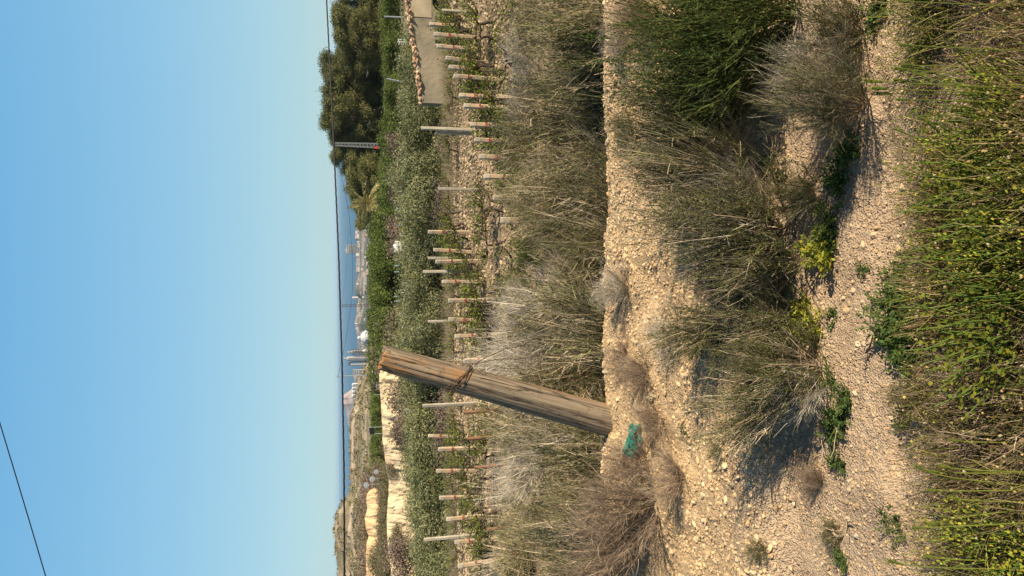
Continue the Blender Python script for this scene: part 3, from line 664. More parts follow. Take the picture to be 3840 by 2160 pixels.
# keep the post's local x pointing to the viewer's right
xl = unit(np.array([1, 0, 0]) - ax * ax[0]); yl = np.cross(ax, xl); Rp = np.stack([xl, yl, ax], 1)
root = empty('wooden_post', pb); root.matrix_world = Matrix([[*Rp[0], pb[0]], [*Rp[1], pb[1]], [*Rp[2], pb[2]], [0, 0, 0, 1]])
tag(root, 'thick weathered wooden post leaning on the gravel crest', 'post')
nr, ns_ = 150, 96; V = []
for k in range(nr):
    z = k / (nr - 1); a = np.arange(ns_) * 2 * PI / ns_
    r = .087 - .021 * z
    r = r * (1 + .05 * fbm(np.cos(a) * 1.2 + 3, np.sin(a) * 1.2 + z * 1.5, 3, 50))
    gr = fbm(np.cos(a) * 9 + 9, np.sin(a) * 9 + z * .9, 3, 51); r = r - .006 * np.clip(gr * 3, 0, 1) * (.4 + .6 * z) - .011 * np.exp(-(((a - 4.15 - .25 * math.sin(z * 5) + 0) / .035) ** 2)) * sm(.62, .8, z) - .010 * np.exp(-(((a - 4.95 - .2 * math.sin(z * 3)) / .03) ** 2)) * sm(.70, .95, z)
    r = r - .007 * sm(.93, 1, z) * np.clip(.5 + fbm(a * 2.0, a * 0 + z * 20, 3, 52) * 2, 0, 1)
    zz = z * PL - (.035 * (np.clip(np.cos(a - 0), -1, 1) * .0 + fbm(np.cos(a) * 3, np.sin(a) * 3, 3, 53) * 1.2) * sm(.9, 1, z))
    V.append(np.stack([np.cos(a) * r, np.sin(a) * r, zz * np.ones(ns_)], -1))
top = V[-1]
for f in (.8, .5, .2): V.append(np.stack([top[:, 0] * f, top[:, 1] * f, top[:, 2] - .006 + .02 * fbm(top[:, 0] * f * 60, top[:, 1] * f * 60, 3, 54)], -1))
V = np.array(V); n2 = len(V); i = (np.arange(n2 - 1)[:, None] * ns_); j = np.arange(ns_)[None]
Fq = np.stack([i + j, i + (j + 1) % ns_, i + ns_ + (j + 1) % ns_, i + ns_ + j], -1).reshape(-1, 4)
Vv = np.concatenate([V.reshape(-1, 3), [[0, 0, V[-1][:, 2].mean()]]]); ci = len(Vv) - 1; b0 = (n2 - 1) * ns_
Ft = np.array([[b0 + q, b0 + (q + 1) % ns_, ci] for q in range(ns_)])
obj('shaft', mesh('shaft', Vv, [Fq, Ft], smooth=True), wood_material(), root)
# rusty wire: loops round the post, slanting, with loose ends trailing away over the scrub
wr = MB()
zc = PL * .715
for q in range(4):
    a = np.linspace(0, 2 * PI, 40); rr = .0775 + .0015 * q + .003 * np.sin(a * 3 + q)
    wr.tube(np.stack([np.cos(a) * rr, np.sin(a) * rr, zc + (.035 + .006 * q) * np.cos(a) * -1.0 + .012 * (q - 1.5) + .006 * np.sin(a * 2 + q * 2)], -1), .0022, 6)
def loc(px, py, Y):
    return (at(px, py, Y) - pb) @ Rp
a0 = np.array([.078, -.012, zc - .035])
for pts in ([(1800, 1352, 3.78), (1900, 1308, 3.95), (2020, 1272, 4.3), (2120, 1235, 4.6)], [(1790, 1362, 3.75), (1900, 1345, 3.9), (2040, 1335, 4.1), (2200, 1322, 4.4), (2290, 1300, 4.5)], [(1760, 1362, 3.8), (1700, 1366, 3.84), (1672, 1400, 3.80)]):
    P = [a0] + [loc(*p) for p in pts]; P = np.array(P); t = np.linspace(0, len(P) - 1, 36); P = np.stack([np.interp(t, np.arange(len(P)), P[:, c]) for c in range(3)], -1)
    P = P + .006 * np.stack([np.sin(t * 5), np.cos(t * 4), np.sin(t * 7)], -1) * (t[:, None] > .3)
    wr.tube(P, .0019, 6)
wr.build('rusty_wire', M['rust'], root)

# green plastic bag at the foot of the post
p = hit(2400, 1655); V, Fc = sub(ICO3, ICF3)
V = V * (1 + 1.25 * fbm(V[:, 0] * 2.2 + 4, V[:, 1] * 2.2 + V[:, 2] * 1.5, 4, 60)[:, None]); V = V + .34 * np.stack([fbm(V[:, 1] * 6, V[:, 2] * 6, 3, 61), fbm(V[:, 0] * 6, V[:, 2] * 6, 3, 62), fbm(V[:, 0] * 6, V[:, 1] * 6, 3, 63)], -1)
V = V * np.array([.075, .04, .042]); V[:, 2] = np.maximum(V[:, 2], -.025) + .35 * np.abs(V[:, 0]) * (V[:, 0] < 0)
tag(obj('plastic_bag', mesh('plastic_bag', V, Fc), M['teal'], None, Vector(p + np.array([0, 0, .028]))), 'crumpled green plastic bag caught beside the foot of the leaning post', 'bag')
#PART4
# ------------------------------------------------------------------ vineyard
def solve(px, py, H, y0=9.0, y1=24.0):
    """depth at which the ray through the post's top is H above the ground."""
    d = ray(px, py); ys = np.linspace(y0, y1, 400); P = EYE + d * ys[:, None]
    e = P[:, 2] - G(P[:, 0], P[:, 1]) - H; k = np.where(e <= 0)[0]
    y = ys[k[0]] if len(k) else ys[np.argmin(np.abs(e))]
    return P[0] * 0 + EYE + d * y
def vine_post(px, py, H, kind, label, w=.088, lean=0.0, group=None):
    tp = solve(px, py, H, 9, 20 if kind != 'tall' else 22)
    x, y, z = tp; g = float(G(x, y)); h = z - g + .25
    nm = {'post': 'vineyard_post', 'tall': 'concrete_post', 'stake': 'wooden_stake', 'short': 'pale_stake'}[kind]
    r = empty(nm, (x - math.tan(lean) * h * .8, y, g - .25)); r.rotation_euler = (0, lean, rng.uniform(-.25, .25))
    m = {'post': M['conc'], 'tall': M['concpale'], 'stake': M['rustwood'], 'short': M['concpale']}[kind]
    mb = MB()
    if kind == 'stake': 
        t = np.linspace(0, 1, 7)[:, None]; mb.tube(np.concatenate([.012 * np.sin(t * 5), .012 * np.cos(t * 4), t * h], 1), np.linspace(.042, .034, 7), 9)
    else:                                       # square shaft with chamfered edges and a slightly uneven face
        c = w / 2; k = c * .72; prof = np.array([[k, -c], [c, -k], [c, k], [k, c], [-k, c], [-c, k], [-c, -k], [-k, -c]])
        zz = np.array([0, .3, .55, .75, .9, .985, 1.0]) * (h - (.12 if kind == 'post' else 0)); s = np.array([1, 1, .99, .985, .98, .98, .93 if kind != 'post' else .98])
        V = np.concatenate([np.concatenate([prof * q * (1 + rng.normal(0, .012, (8, 1))), np.full((8, 1), z_)], 1) for q, z_ in zip(s, zz)])
        i = np.arange(6)[:, None] * 8; j = np.arange(8)[None]; F4 = np.stack([i + j, i + (j + 1) % 8, i + 8 + (j + 1) % 8, i + 8 + j], -1).reshape(-1, 4)
        mb.add(V, [F4, np.array([[48, 48 + q, 49 + q] for q in range(1, 7)])])
    mb.build('shaft', m, r)
    if kind == 'post':
        mb = MB(); c = w / 2 * .99; k = c * .72; prof = np.array([[k, -c], [c, -k], [c, k], [k, c], [-k, c], [-c, k], [-c, -k], [-k, -c]])
        V = np.concatenate([np.concatenate([prof * q, np.full((8, 1), z_)], 1) for q, z_ in ((1.02, h - .122), (1.02, h - .02), (.86, h))])
        i = np.arange(2)[:, None] * 8; F4 = np.stack([i + j, i + (j + 1) % 8, i + 8 + (j + 1) % 8, i + 8 + j], -1).reshape(-1, 4)
        mb.add(V, [F4, np.array([[16, 16 + q, 17 + q] for q in range(1, 7)])]); mb.build('cap', M['cap'], r)
        mb = MB(); zt = h - rng.uniform(.27, .36); c = w / 2 + .003; pts = np.array([[c, -c], [c, c], [-c, c], [-c, -c], [c, -c]])
        for q in range(3): mb.tube(np.concatenate([pts, np.full((5, 1), zt + .012 * q) + rng.normal(0, .006, (5, 1))], 1), .0045, 5)
        mb.tube(np.array([[0, -c - .002, zt], [.008, -c - .012, zt - .05], [-.006, -c - .006, zt - .10]]), .004, 5)
        mb.build('red_tie', M['redtie'], r)
    tag(r, label, 'post', group); return np.array([x, y, z])
NEARR = [(1657, 38, 'short'), (1610, 91, 'post'), (1627, 129, 'post'), (1637, 174, 'post'), (1670, 221, 'post'), (1683, 252, 'post'), (1701, 286, 'post'), (1721, 358, 'post'), (1739, 397, 'post'), (1763, 467, 'post'), (1779, 525, 'post'), (1797, 588, 'post'), (1814, 662, 'post'), (1849, 743, 'post'), (1878, 826, 'post')]
MIDR = [(1605, 870, 'post'), (1625, 939, 'post'), (1633, 981, 'post'), (1657, 1057, 'post'), (1681, 1128, 'post'), (1681, 1200, 'post'), (1704, 1261, 'post'), (1738, 1353, 'post')]
LOWR = [(1605, 1638, 'post'), (1643, 1686, 'post'), (1635, 1769, 'post'), (1647, 1869, 'post'), (1673, 1947, 'post'), (1705, 2034, 'post'), (1716, 2120, 'post')]
LEAN = {(1605, 1638): .10, (1643, 1686): .03, (1635, 1769): .06, (1647, 1869): .05, (1716, 2120): -.06, (1670, 221): .08, (1605, 870): .0, (1625, 939): .06, (1681, 1200): .07}
ROWP = {}
for rn, lst, desc in (('n', NEARR, 'upper'), ('m', MIDR, 'middle'), ('l', LOWR, 'lower')):
    pts = []
    for i, (px, py, kd) in enumerate(lst):
        lab = f'concrete vine post with red tie, {ORD[i - (rn == "n")]} from the top edge in the {desc} diagonal row' if kd == 'post' else 'short pale stake in front of the dark opening by the ruined wall'
        pts.append(vine_post(px, py, .92 if kd == 'post' else .75, kd, lab, .078 if kd == 'post' else .05, LEAN.get((px, py), rng.uniform(-.02, .02)), 'concrete vine posts' if kd == 'post' else None))
    ROWP[rn] = pts[1:] if rn == 'n' else pts
for i, (px, py, lab) in enumerate([(1579, 480, 'tall pale concrete post at the top end of the olive hedge'), (1586, 1019, 'tall grey concrete post in front of the dark gap between olives'), (1584, 1522, 'tall pale concrete post just below the leaning wooden post'), (1589, 2024, 'tall pale concrete post near the bottom edge before the olives')]):
    vine_post(px, py, 1.15, 'tall', lab, .066)
for px, py, lab in [(1640, 497, 'short pale stake beside the tall post at the top end of the olives'), (1643, 708, 'short pale stake before the darkest hollow under the olives'), (1605, 968, 'slim pale stake between two red tied posts'), (1605, 1206, 'slim pale stake under the olive directly above the wooden post')]:
    vine_post(px, py, .8, 'short', lab, .06)
for px, py, lab in [(1739, 1545, 'thin rusty brown stake just below the leaning post'), (1753, 1644, 'reddish wooden stake beside the tilted white capped post'), (1779, 1751, 'grey brown wooden stake among the lower vines'), (1825, 1983, 'dark wooden stake in the scrub under the lower vine row'), (1855, 2109, 'brown wooden stake at the bottom edge of the vineyard')]:
    vine_post(px, py, .75, 'stake', lab)
vine_post(1738, 1358, .9, 'stake', 'slim red topped stake half hidden by the leaning post', .04)
wi = 0
for rn, nm in (('n', 'upper'), ('m', 'middle'), ('l', 'lower')):
    P = np.array(ROWP[rn]); P = P[np.argsort(P[:, 0])]
    ext = [P[0] + (P[0] - P[1]) * (2.2 if rn == 'l' else .6)] + list(P) + [P[-1] + (P[-1] - P[-2]) * (1.8 if rn == 'n' else .6)]
    for dz, hn in ((-.10, 'top'), (-.33, 'middle'), (-.58, 'bottom')):
        mb = MB(); Q = []
        for a, b in zip(ext[:-1], ext[1:]):
            for t in np.linspace(0, 1, 6)[:-1]: Q.append(a * (1 - t) + b * t + np.array([0, -.05, dz - .05 * 4 * t * (1 - t)]))
        Q.append(ext[-1] + np.array([0, -.05, dz])); mb.tube(np.array(Q), .0032, 4)
        tag(mb.build('trellis_wire', M['wire']), f'{hn} trellis wire strung along the {nm} row of vine posts', 'wire', 'trellis wires')

def vine_meshes():
    mb = MB(); t = np.linspace(0, 1, 9)[:, None]
    tr = np.concatenate([.03 * np.sin(t * rng.uniform(4, 8) + rng.uniform(0, 6)), .03 * np.cos(t * rng.uniform(4, 7)), t * rng.uniform(.38, .52)], 1); tr -= tr[0] * [1, 1, 0]; tr[:, 2] -= .06
    mb.tube(tr, np.linspace(.034, .024, 9) * rng.uniform(.85, 1.2, 9), 8)
    top = tr[-1]; tips = []
    for s in (-1, 1, -1, 1, 1):
        L = rng.uniform(.25, .7); u = np.linspace(0, 1, 8)[:, None]
        A = top + np.concatenate([s * u * L, rng.normal(0, .12) * u + .02 * np.sin(u * 9), .14 * u + .035 * np.sin(u * rng.uniform(5, 9) + 1) - .03], 1); mb.tube(A, np.linspace(.017, .007, 8), 6); tips.append(A)
        for k in range(5):
            b = A[rng.integers(2, 8)]; B = strands(b[None], np.array([[rng.normal(0, .5), rng.normal(0, .5), 1.]]), np.array([rng.uniform(.10, .32)]), 5, .3, .25)[0]; mb.tube(B, np.linspace(.008, .004, 5), 5); tips.append(B)
    wood = mb.mesh('wood', smooth=True)
    src = np.concatenate([T[2:] for T in tips]); n = 230; j = rng.integers(0, len(src), n); p = src[j] + rng.normal(0, .05, (n, 3)); p[:, 2] += .02
    V, Fq = leaves(p, unit(rng.normal(size=(n, 3)) + [0, -.2, .8]), rng.uniform(.025, .065, n), rng.uniform(.02, .055, n)); m2 = MB(); m2.add(V, Fq, tints(n, 4, .25, .15))
    return wood, m2.mesh('leaves', cols=True)
VM = [vine_meshes() for _ in range(8)]
vroots = []
for w_, l_ in VM:
    r = empty('grape_vine'); obj('trunk', w_, M['vbark'], r); obj('leaves', l_, M['vleaf'], r); vroots.append(r)
vi = 0; used = set(); spots = []
for rn, nm in (('n', 'upper'), ('m', 'middle'), ('l', 'lower')):
    P = np.array(ROWP[rn]); P = P[np.argsort(-P[:, 0])]
    st = np.array([P[0] + (P[0] - P[1]) * k for k in ((2, 1) if rn == 'n' else (1,))]).reshape(-1, 3); P = np.concatenate([st, P])
    k = 0
    for a, b in zip(P[:-1], P[1:]):
        m_ = max(2, int(round(np.linalg.norm(b - a) / .75)))
        for t in (np.arange(m_) + .5) / m_:
            q = a * (1 - t) + b * t; k += 1; spots.append((q[0] + rng.normal(0, .08), q[1] + rng.uniform(.08, .38), nm, k))
for y_, nm, x0, x1 in ((10.9, 'foremost', -4.2, 3.6), (12.6, 'second', -4.8, 4.6), (11.8, 'third', -4.6, 4.2), (13.9, 'fourth', -5.4, 5.4), (17.2, 'rear', -6.8, 7.0)):
    for k, x in enumerate(np.arange(x1, x0, -.66)): spots.append((x + rng.normal(0, .15), y_ + rng.normal(0, .2), nm, k + 1))
NUMW = ['zeroth', 'first', 'second', 'third', 'fourth', 'fifth', 'sixth', 'seventh', 'eighth', 'ninth', 'tenth', 'eleventh', 'twelfth', 'thirteenth', 'fourteenth', 'fifteenth', 'sixteenth', 'seventeenth', 'eighteenth', 'nineteenth', 'twentieth', 'twenty-first', 'twenty-second', 'twenty-third', 'twenty-fourth', 'twenty-fifth', 'twenty-sixth', 'twenty-seventh', 'twenty-eighth', 'twenty-ninth', 'thirtieth']
NUMV = NUMW[:20] + [t_ + u_ for t_ in ('twenty', 'thirty', 'forty') for u_ in ('', '-one', '-two', '-three', '-four', '-five', '-six', '-seven', '-eight', '-nine')]
for i, (x, y, nm, k) in enumerate(spots):
    v = vi % 8; vi += 1
    o = vroots[v] if v not in used else copy_tree(vroots[v]); used.add(v)
    s = rng.uniform(.72, 1.0) if nm != 'rear' else .65; o.location = (x, y, float(G(x, y)) - .02); o.scale = (s, s, s); o.rotation_euler = (0, 0, rng.uniform(-.3, .3) + (PI if rng.uniform() < .5 else 0))
    tag(o, f'gnarled vine with young leaves, {NUMV[k]} from the top edge in the {nm} vine row', 'vine', 'grape vines')
def ground_stuff(name, n, y0, y1, xw, h0, h1, m, cols, wid, lean=.35, xc=None, dens=None, k=3):
    y = rng.uniform(y0, y1, n); x = rng.uniform(-1, 1, n) * (xw + .41 * y)
    if dens is not None: q = dens(x, y); keep = rng.uniform(0, 1, n) < q; x, y = x[keep], y[keep]
    n = len(x); d = rng.normal(0, lean, (n, 3)); d[:, 2] = 1; P = strands(np.stack([x, y, G(x, y) - .01], -1), d, rng.uniform(h0, h1, n), k, 0, .14, .35)
    V, Fq = tubes(P, np.linspace(1, .25, k)[None] * wid * rng.uniform(.6, 1.3, (n, 1)), 3)
    c = np.array(cols)[rng.integers(0, len(cols), n)] * rng.uniform(.65, 1.3, (n, 1)); mb = MB(); mb.add(V, Fq, np.repeat(c, k * 3, 0)); return mb
GC = [(.20, .17, .085), (.26, .21, .12), (.13, .15, .05), (.17, .16, .07)]
tag(ground_stuff('meadow_grass', 42000, 17.9, 24.5, .4, .12, .42, None, [(.36, .28, .18), (.40, .32, .22), (.30, .25, .13), (.20, .20, .09), (.34, .27, .20)], .006, dens=lambda x, y: .45 + 1.5 * (fbm(x * .5, y * .8, 3, 70) + .1)).build('grass', M['grassy'], cols=True), kind='stuff')
tag(ground_stuff('weeds', 48000, 9.5, 18, .5, .05, .20, None, [(.10, .13, .035), (.16, .17, .05), (.24, .19, .11), (.15, .12, .08)], .005, dens=lambda x, y: .15 + 2.6 * np.clip(fbm(x * 1.1, y * 1.1, 3, 71), 0, 1)).build('weeds', M['grassy'], cols=True), kind='stuff')

# ------------------------------------------------------------------ trees
def crown(blobs, n, l, w, up=.4, hole=0.0, flat=False, per=8):
    """leaf sprays scattered through the blobs (cx,cy,cz,rx,rz); each spray is a small cluster of leaves."""
    B = np.array(blobs); wt = B[:, 3] ** 2; j = rng.choice(len(B), n // per, p=wt / wt.sum())
    d = rand_unit(len(j)); rr = rng.uniform(.45, 1.0, len(j)) ** .6 * (1 + .25 * rng.normal(0, .35, len(j)))
    c = B[j, :3] + d * rr[:, None] * B[j][:, [3, 3, 4]]
    c = np.repeat(c, per, 0) + rng.normal(0, l * 1.1, (len(c) * per, 3)); dd = np.repeat(d, per, 0)
    kk = np.repeat(rng.normal(1, .16, len(j)), per)
    V, Fq = leaves(c, unit(dd + rng.normal(0, .8, dd.shape) + [0, 0, up]), rng.uniform(.6, 1.3, len(c)) * l, rng.uniform(.6, 1.3, len(c)) * w)
    mb = MB(); mb.add(V, Fq, tints(len(c), 4, .2, .09) * np.repeat(kk, 4)[:, None].clip(.5, 1.5)); return mb
def trunk_mesh(h, r, limbs, lean=.1, ends=None):
    mb = MB(); t = np.linspace(0, 1, 8)[:, None]; a = rng.uniform(0, 6.28)
    P = np.concatenate([lean * h * t ** 1.5 * math.cos(a) + .03 * h * np.sin(t * 6), lean * h * t ** 1.5 * math.sin(a), t * h - .2], 1); mb.tube(P, np.linspace(r, r * .45, 8), 9)
    for k in range(limbs):
        b = P[rng.integers(3, 8)]; e = ends[k % len(ends)] if ends is not None else b + rng.normal(0, h * .4, 3)
        q = np.linspace(0, 1, 6)[:, None]; Q = b + (np.array(e) - b) * q + np.concatenate([q * 0, q * 0, .08 * h * np.sin(q * PI)], 1); mb.tube(Q, np.linspace(r * .45, r * .12, 6), 6)
    return mb.mesh('trunk', smooth=True)
# olives
def olive_variant():
    bl = [(0, 0, .95, .75, .65)] + [(rng.normal(0, .62), rng.normal(0, .4), rng.uniform(.35, 1.35), rng.uniform(.3, .58), rng.uniform(.28, .48)) for _ in range(13)]
    return trunk_mesh(.9, .09, 6, .1, [b[:3] for b in bl[1:7]]), crown(bl, 17000, .085, .022, .25, per=10).mesh('olive_crown', cols=True)
OV = [olive_variant() for _ in range(4)]; oused = {}
OLIVES = [(110, 25.8, 1.30, 1.0), (250, 25.3, 1.25, 1.0), (395, 25.6, 1.25, 1.0), (540, 24.6, 1.25, 1.08), (655, 24.4, 1.2, 1.1), (770, 24.9, 1.15, 1.08), (880, 24.2, 1.1, 1.05), (990, 25.3, 1.1, .98), (1090, 24.4, 1.1, 1.0), (1200, 24.9, 1.1, 1.02), (1310, 23.8, 1.1, 1.12), (1420, 24.4, 1.1, 1.1), (1520, 24.6, 1.1, 1.08), (1620, 24.2, 1.15, 1.05), (1730, 24.0, 1.2, 1.08), (1840, 24.2, 1.2, 1.02), (1950, 23.9, 1.2, 1.0), (2060, 24.3, 1.2, .98), (2170, 24.0, 1.25, .98)]
for i, (py, y, w, h) in enumerate(OLIVES):
    x = at(1600, py, y)[0]; v = i % 4
    if v not in oused: r = empty('olive_tree'); obj('trunk', OV[v][0], M['bark'], r); obj('crown', OV[v][1], M['olive'], r); oused[v] = r
    else: r = copy_tree(oused[v])
    r.location = (x, y, float(G(x, y)) - .05); h = h * (.86 if py > 1350 else 1.0); r.scale = (w * 1.05, w, h * 1.12 if i % 3 else h * 1.0); r.rotation_euler = (0, 0, rng.uniform(0, 6.28))
    tag(r, f'bushy silver green olive tree, {ORD[i]} from the top edge in the olive row', 'olive tree', 'olive trees')
# dull bushes between the olives and the cream bank, and on the banks
def bush_variant(n=3800, l=.10, w=.03):
    bl = [(rng.normal(0, .45), rng.normal(0, .35), rng.uniform(.2, .6), rng.uniform(.25, .5), rng.uniform(.2, .4)) for _ in range(7)]
    mb = MB(); 
    for b in bl: mb.tube(np.array([[0, 0, -.1], [b[0] * .5, b[1] * .5, b[2] * .6], b[:3]]), [.03, .02, .01], 5)
    return mb.mesh('stems'), crown(bl, n, l, w, .2).mesh('bush_crown', cols=True)
BV = [bush_variant() for _ in range(3)]; bused = {}
M['drybush'] = mat('dry_bush', (.20, .165, .10), (.12, .115, .05), 1.2, tint=True, rnd=.2)
M['brownbush'] = mat('brown_bush', (.21, .155, .115), (.15, .11, .08), 1.2, tint=True, rnd=.2)
def bush(x, y, z, s, label, m='drybush', group=None, h=1.0):
    v = int(rng.integers(0, 3)); key = (v, m)
    if key not in bused: r = empty('wild_bush'); obj('stems', BV[v][0], M['bark'], r); c_ = BV[v][1].copy(); c_.materials.clear(); obj('crown', c_, M[m], r); bused[key] = r
    else: r = copy_tree(bused[key])
    r.location = (x, y, z); r.scale = (s, s, s * h); r.rotation_euler = (0, 0, rng.uniform(0, 6.28)); tag(r, label, 'bush', group); return r
for i, (px, py, y, s, m, lab) in enumerate([
    (1520, 1395, 40, 1.2, 'drybush', 'dull green bush at the upper foot of the cream bank'), (1515, 1455, 40, 1.3, 'drybush', 'dull green bush at the cream bank foot beyond the wooden post'), (1520, 1520, 40, 1.5, 'brownbush', 'brownish bush below the notch in the cream bank'),
    (1500, 1600, 41, 1.9, 'brownbush', 'large brown bush between the two halves of the cream bank'), (1455, 1602, 46.6, 1.3, 'drybush', 'bush growing in the gap of the cream bank lip'), (1512, 1655, 41, 1.3, 'drybush', 'low green bush before the cream bank below the gap'),
    (1478, 2010, 44.4, .9, 'drybush', 'dark bush clinging to the lower cream bank'), (1500, 2110, 42, 1.8, 'brownbush', 'brown bush at the bottom corner of the cream bank'), (1410, 2105, 68, 2.0, 'drybush', 'grey bush covering the orange bank near the bottom edge'), (1445, 1335, 52, 2.2, 'brownbush', 'bare reddish bush behind the top of the wooden post'),
    (1458, 1250, 50, 2.6, 'brownbush', 'tall bare bush at the end of the citrus grove'), (1478, 1215, 46, 1.8, 'drybush', 'dull bush beside the sandy patch past the citrus'), (1490, 1290, 44, 1.4, 'drybush', 'grassy green bush just above the wooden post top'), (1482, 690, 46, 1.4, 'brownbush', 'brown bush between citrus trees and olives near the palm'),
    (1480, 885, 44, 1.5, 'brownbush', 'brown bush beside the white water tank'), (1488, 560, 42, 1.3, 'brownbush', 'brown bush behind the olives below the red lattice mast'), (1457, 1770, 46.2, 1.0, 'drybush', 'small dark bush on the dip of the cream bank lip'), (1415, 1810, 70, 1.5, 'brownbush', 'brown scrub at the upper end of the orange bank'),
    (1630, 1545, 21, .9, 'brownbush', 'brown bush under the olives beside the tall post below the wooden post'), (1650, 1640, 20.5, .9, 'brownbush', 'dry bush between the tilted capped post and the olives'), (1640, 1740, 20.5, .9, 'drybush', 'dull brown bush under the lower olives'), (1650, 780, 21, .8, 'brownbush', 'dry brown bush in front of the dark olive hollow'), (1655, 1150, 20.5, .7, 'drybush', 'low dry bush under the middle olives'), (1630, 560, 20.8, .7, 'brownbush', 'small brown bush under the upper olives')]):
    p = at(px, py, y); z = float(G(p[0], y)); z = max(z, p[2] - .35 * s) if y > 38 else z
    bush(p[0], y, z - .1, s, lab, m)
for i in range(26):                               # brown scrub slope above the orange bank
    py = 1835 + i * 14; yy = 82 + 22 * ((i * 7) % 5) / 4; p = at(1372 - (yy - 82) * 1.6, py, yy); bush(p[0], yy, p[2] - 2.2, rng.uniform(2.2, 3.4), f'brown scrub bush above the orange bank, {NUMW[i + 1]} from its upper end', 'brownbush' if i % 3 else 'drybush', 'scrub above the orange bank')
for i in range(20):
    py = 1790 + i * 20; yy = 60 + (i * 5 % 3) * 3; p = at(1444, py, yy); bush(p[0], yy, p[2] - .5, rng.uniform(1.0, 1.7), f'dry green bush between the orange and cream banks, {NUMW[i + 1]} from the upper end', 'drybush', 'bushes between the banks')
# citrus grove
def citrus_variant():
    bl = [(0, 0, 1.5, 1.1, 1.2)] + [(rng.normal(0, .8), rng.normal(0, .8), rng.uniform(.6, 2.4), rng.uniform(.45, .8), rng.uniform(.4, .75)) for _ in range(13)]
    return trunk_mesh(1.4, .12, 5, .06, [b[:3] for b in bl[1:6]]), crown(bl, 13000, .17, .085, .35, per=8).mesh('citrus_crown', cols=True)
CV = [citrus_variant() for _ in range(3)]; cused = {}
def citrus(x, y, zb, w, h, lab, grp):
    v = int(rng.integers(0, 3))
    if v not in cused: r = empty('citrus_tree'); obj('trunk', CV[v][0], M['bark'], r); obj('crown', CV[v][1], M['citrus'], r); cused[v] = r
    else: r = copy_tree(cused[v])
    r.location = (x, y, zb); r.scale = (w, w, h); r.rotation_euler = (0, 0, rng.uniform(0, 6.28)); tag(r, lab, 'citrus tree', grp)
FRONT = [(30, 1428), (95, 1430), (160, 1440), (215, 1442), (280, 1436), (330, 1440), (395, 1445), (450, 1440), (510, 1432), (570, 1424), (630, 1422), (690, 1428), (750, 1420), (810, 1420), (860, 1412), (915, 1400), (965, 1395), (1015, 1398), (1065, 1398), (1115, 1396), (1165, 1400), (1215, 1402), (1265, 1400), (1315, 1404), (1365, 1404)]
for i, (py, top) in enumerate(FRONT):
    y = 52 + 3 * math.sin(i * 2.1); t = at(top, py, y); g = float(np.interp(y, GY, GZ)); g = min(g, t[2] - 1.2); citrus(t[0], y, g, .82, (t[2] - g) / 2.75, f'rounded dark green citrus tree, {NUMW[i + 1]} from the top edge in the front grove row', 'citrus trees in front')
BACK = [(840 + k * 38, 1388 + 4 * math.sin(k * 1.7)) for k in range(15)]
for i, (py, top) in enumerate(BACK):
    y = 74 + 3 * math.sin(i * 1.3); t = at(top - 2, py, y); citrus(t[0], y, min(-4.4, t[2] - 1.4), 1.05, max(.5, (t[2] - min(-4.4, t[2] - 1.4)) / 2.75), f'dark green citrus tree, {NUMW[i + 1]} from the top edge in the rear grove', 'citrus trees behind')
for i in range(24):
    py = 1385 + i * 19; y = 96 + 4 * math.sin(i * 2.3); t = at(1393 + 3 * math.sin(i * 1.1), py, y); citrus(t[0], y, t[2] - 3.4, 1.05, 1.22, f'roadside green tree under the dry hill, {NUMW[i + 1]} from the upper end', 'roadside trees under the hill')
# pines
def pine_variant(tall=False):
    bl = []
    for _ in range(52):
        a = rng.uniform(0, 6.28); r = rng.uniform(0, 1) ** .6 * 3.1; z = rng.uniform(.3, 8.2) if not tall else rng.uniform(.5, 8.6); r *= .75 + .25 * math.sin(max(0, z - .5) / 8.6 * PI)
        bl.append((r * math.cos(a), r * math.sin(a), z, rng.uniform(.5, 1.05), rng.uniform(.4, .8)))
    return trunk_mesh(7.0, .28, 12, .06, [b[:3] for b in bl[:12]]), crown(bl, 34000, .24, .12, .6, per=9).mesh('pine_crown', cols=True)
PV = [pine_variant(), pine_variant(True), pine_variant()]; pused = {}
PINES = [(0, 1236, 108, 1.5, 'dark pine at the top corner of the photo'), (75, 1245, 104, 1.3, 'dark pine behind the ruined wall, second from the top corner'), (130, 1240, 106, 1.3, 'broad dark pine behind the leaning grey pole'), (185, 1246, 102, 1.2, 'pine with dead brown branches low in its crown'),
    (250, 1199, 112, 1.15, 'tallest rounded pine with a domed crown'), (312, 1186, 110, 1.15, 'tall domed pine beside the tallest one'), (375, 1200, 108, 1.1, 'broad dark pine in the middle of the pine group'), (435, 1200, 106, 1.15, 'wide brownish green pine above the tall pale post'), (490, 1212, 108, .95, 'pine just above the lattice mast'), (540, 1230, 112, 1.05, 'slim darker pine crossed by the power cable behind the lattice mast'), (590, 1247, 116, .95, 'loose topped pine just below the lattice mast'),
    (640, 1283, 100, 1.1, 'round dark pine between the lattice mast and the palm'), (690, 1290, 98, 1.0, 'dark pine directly behind the palm'), (740, 1314, 100, .9, 'low dark pine behind the palm fronds'), (815, 1318, 98, .7, 'small rounded tree beside the palm at the end of the pines'), (775, 1330, 104, .6, 'small dark tree hidden behind the palm')]
for i, (py, top, y, w, lab) in enumerate(PINES):
    t = at(top, py, y); g = -5.6; v = i % 3
    if v not in pused: r = empty('pine_tree'); obj('trunk', PV[v][0], M['bark'], r); obj('crown', PV[v][1], M['pine'], r); pused[v] = r
    else: r = copy_tree(pused[v])
    hh = (t[2] - g) / 9.0; r.location = (t[0], y, g); r.scale = (w * .82, w * .82, hh); r.rotation_euler = (0, 0, rng.uniform(0, 6.28)); tag(r, lab, 'pine tree', 'pine trees')
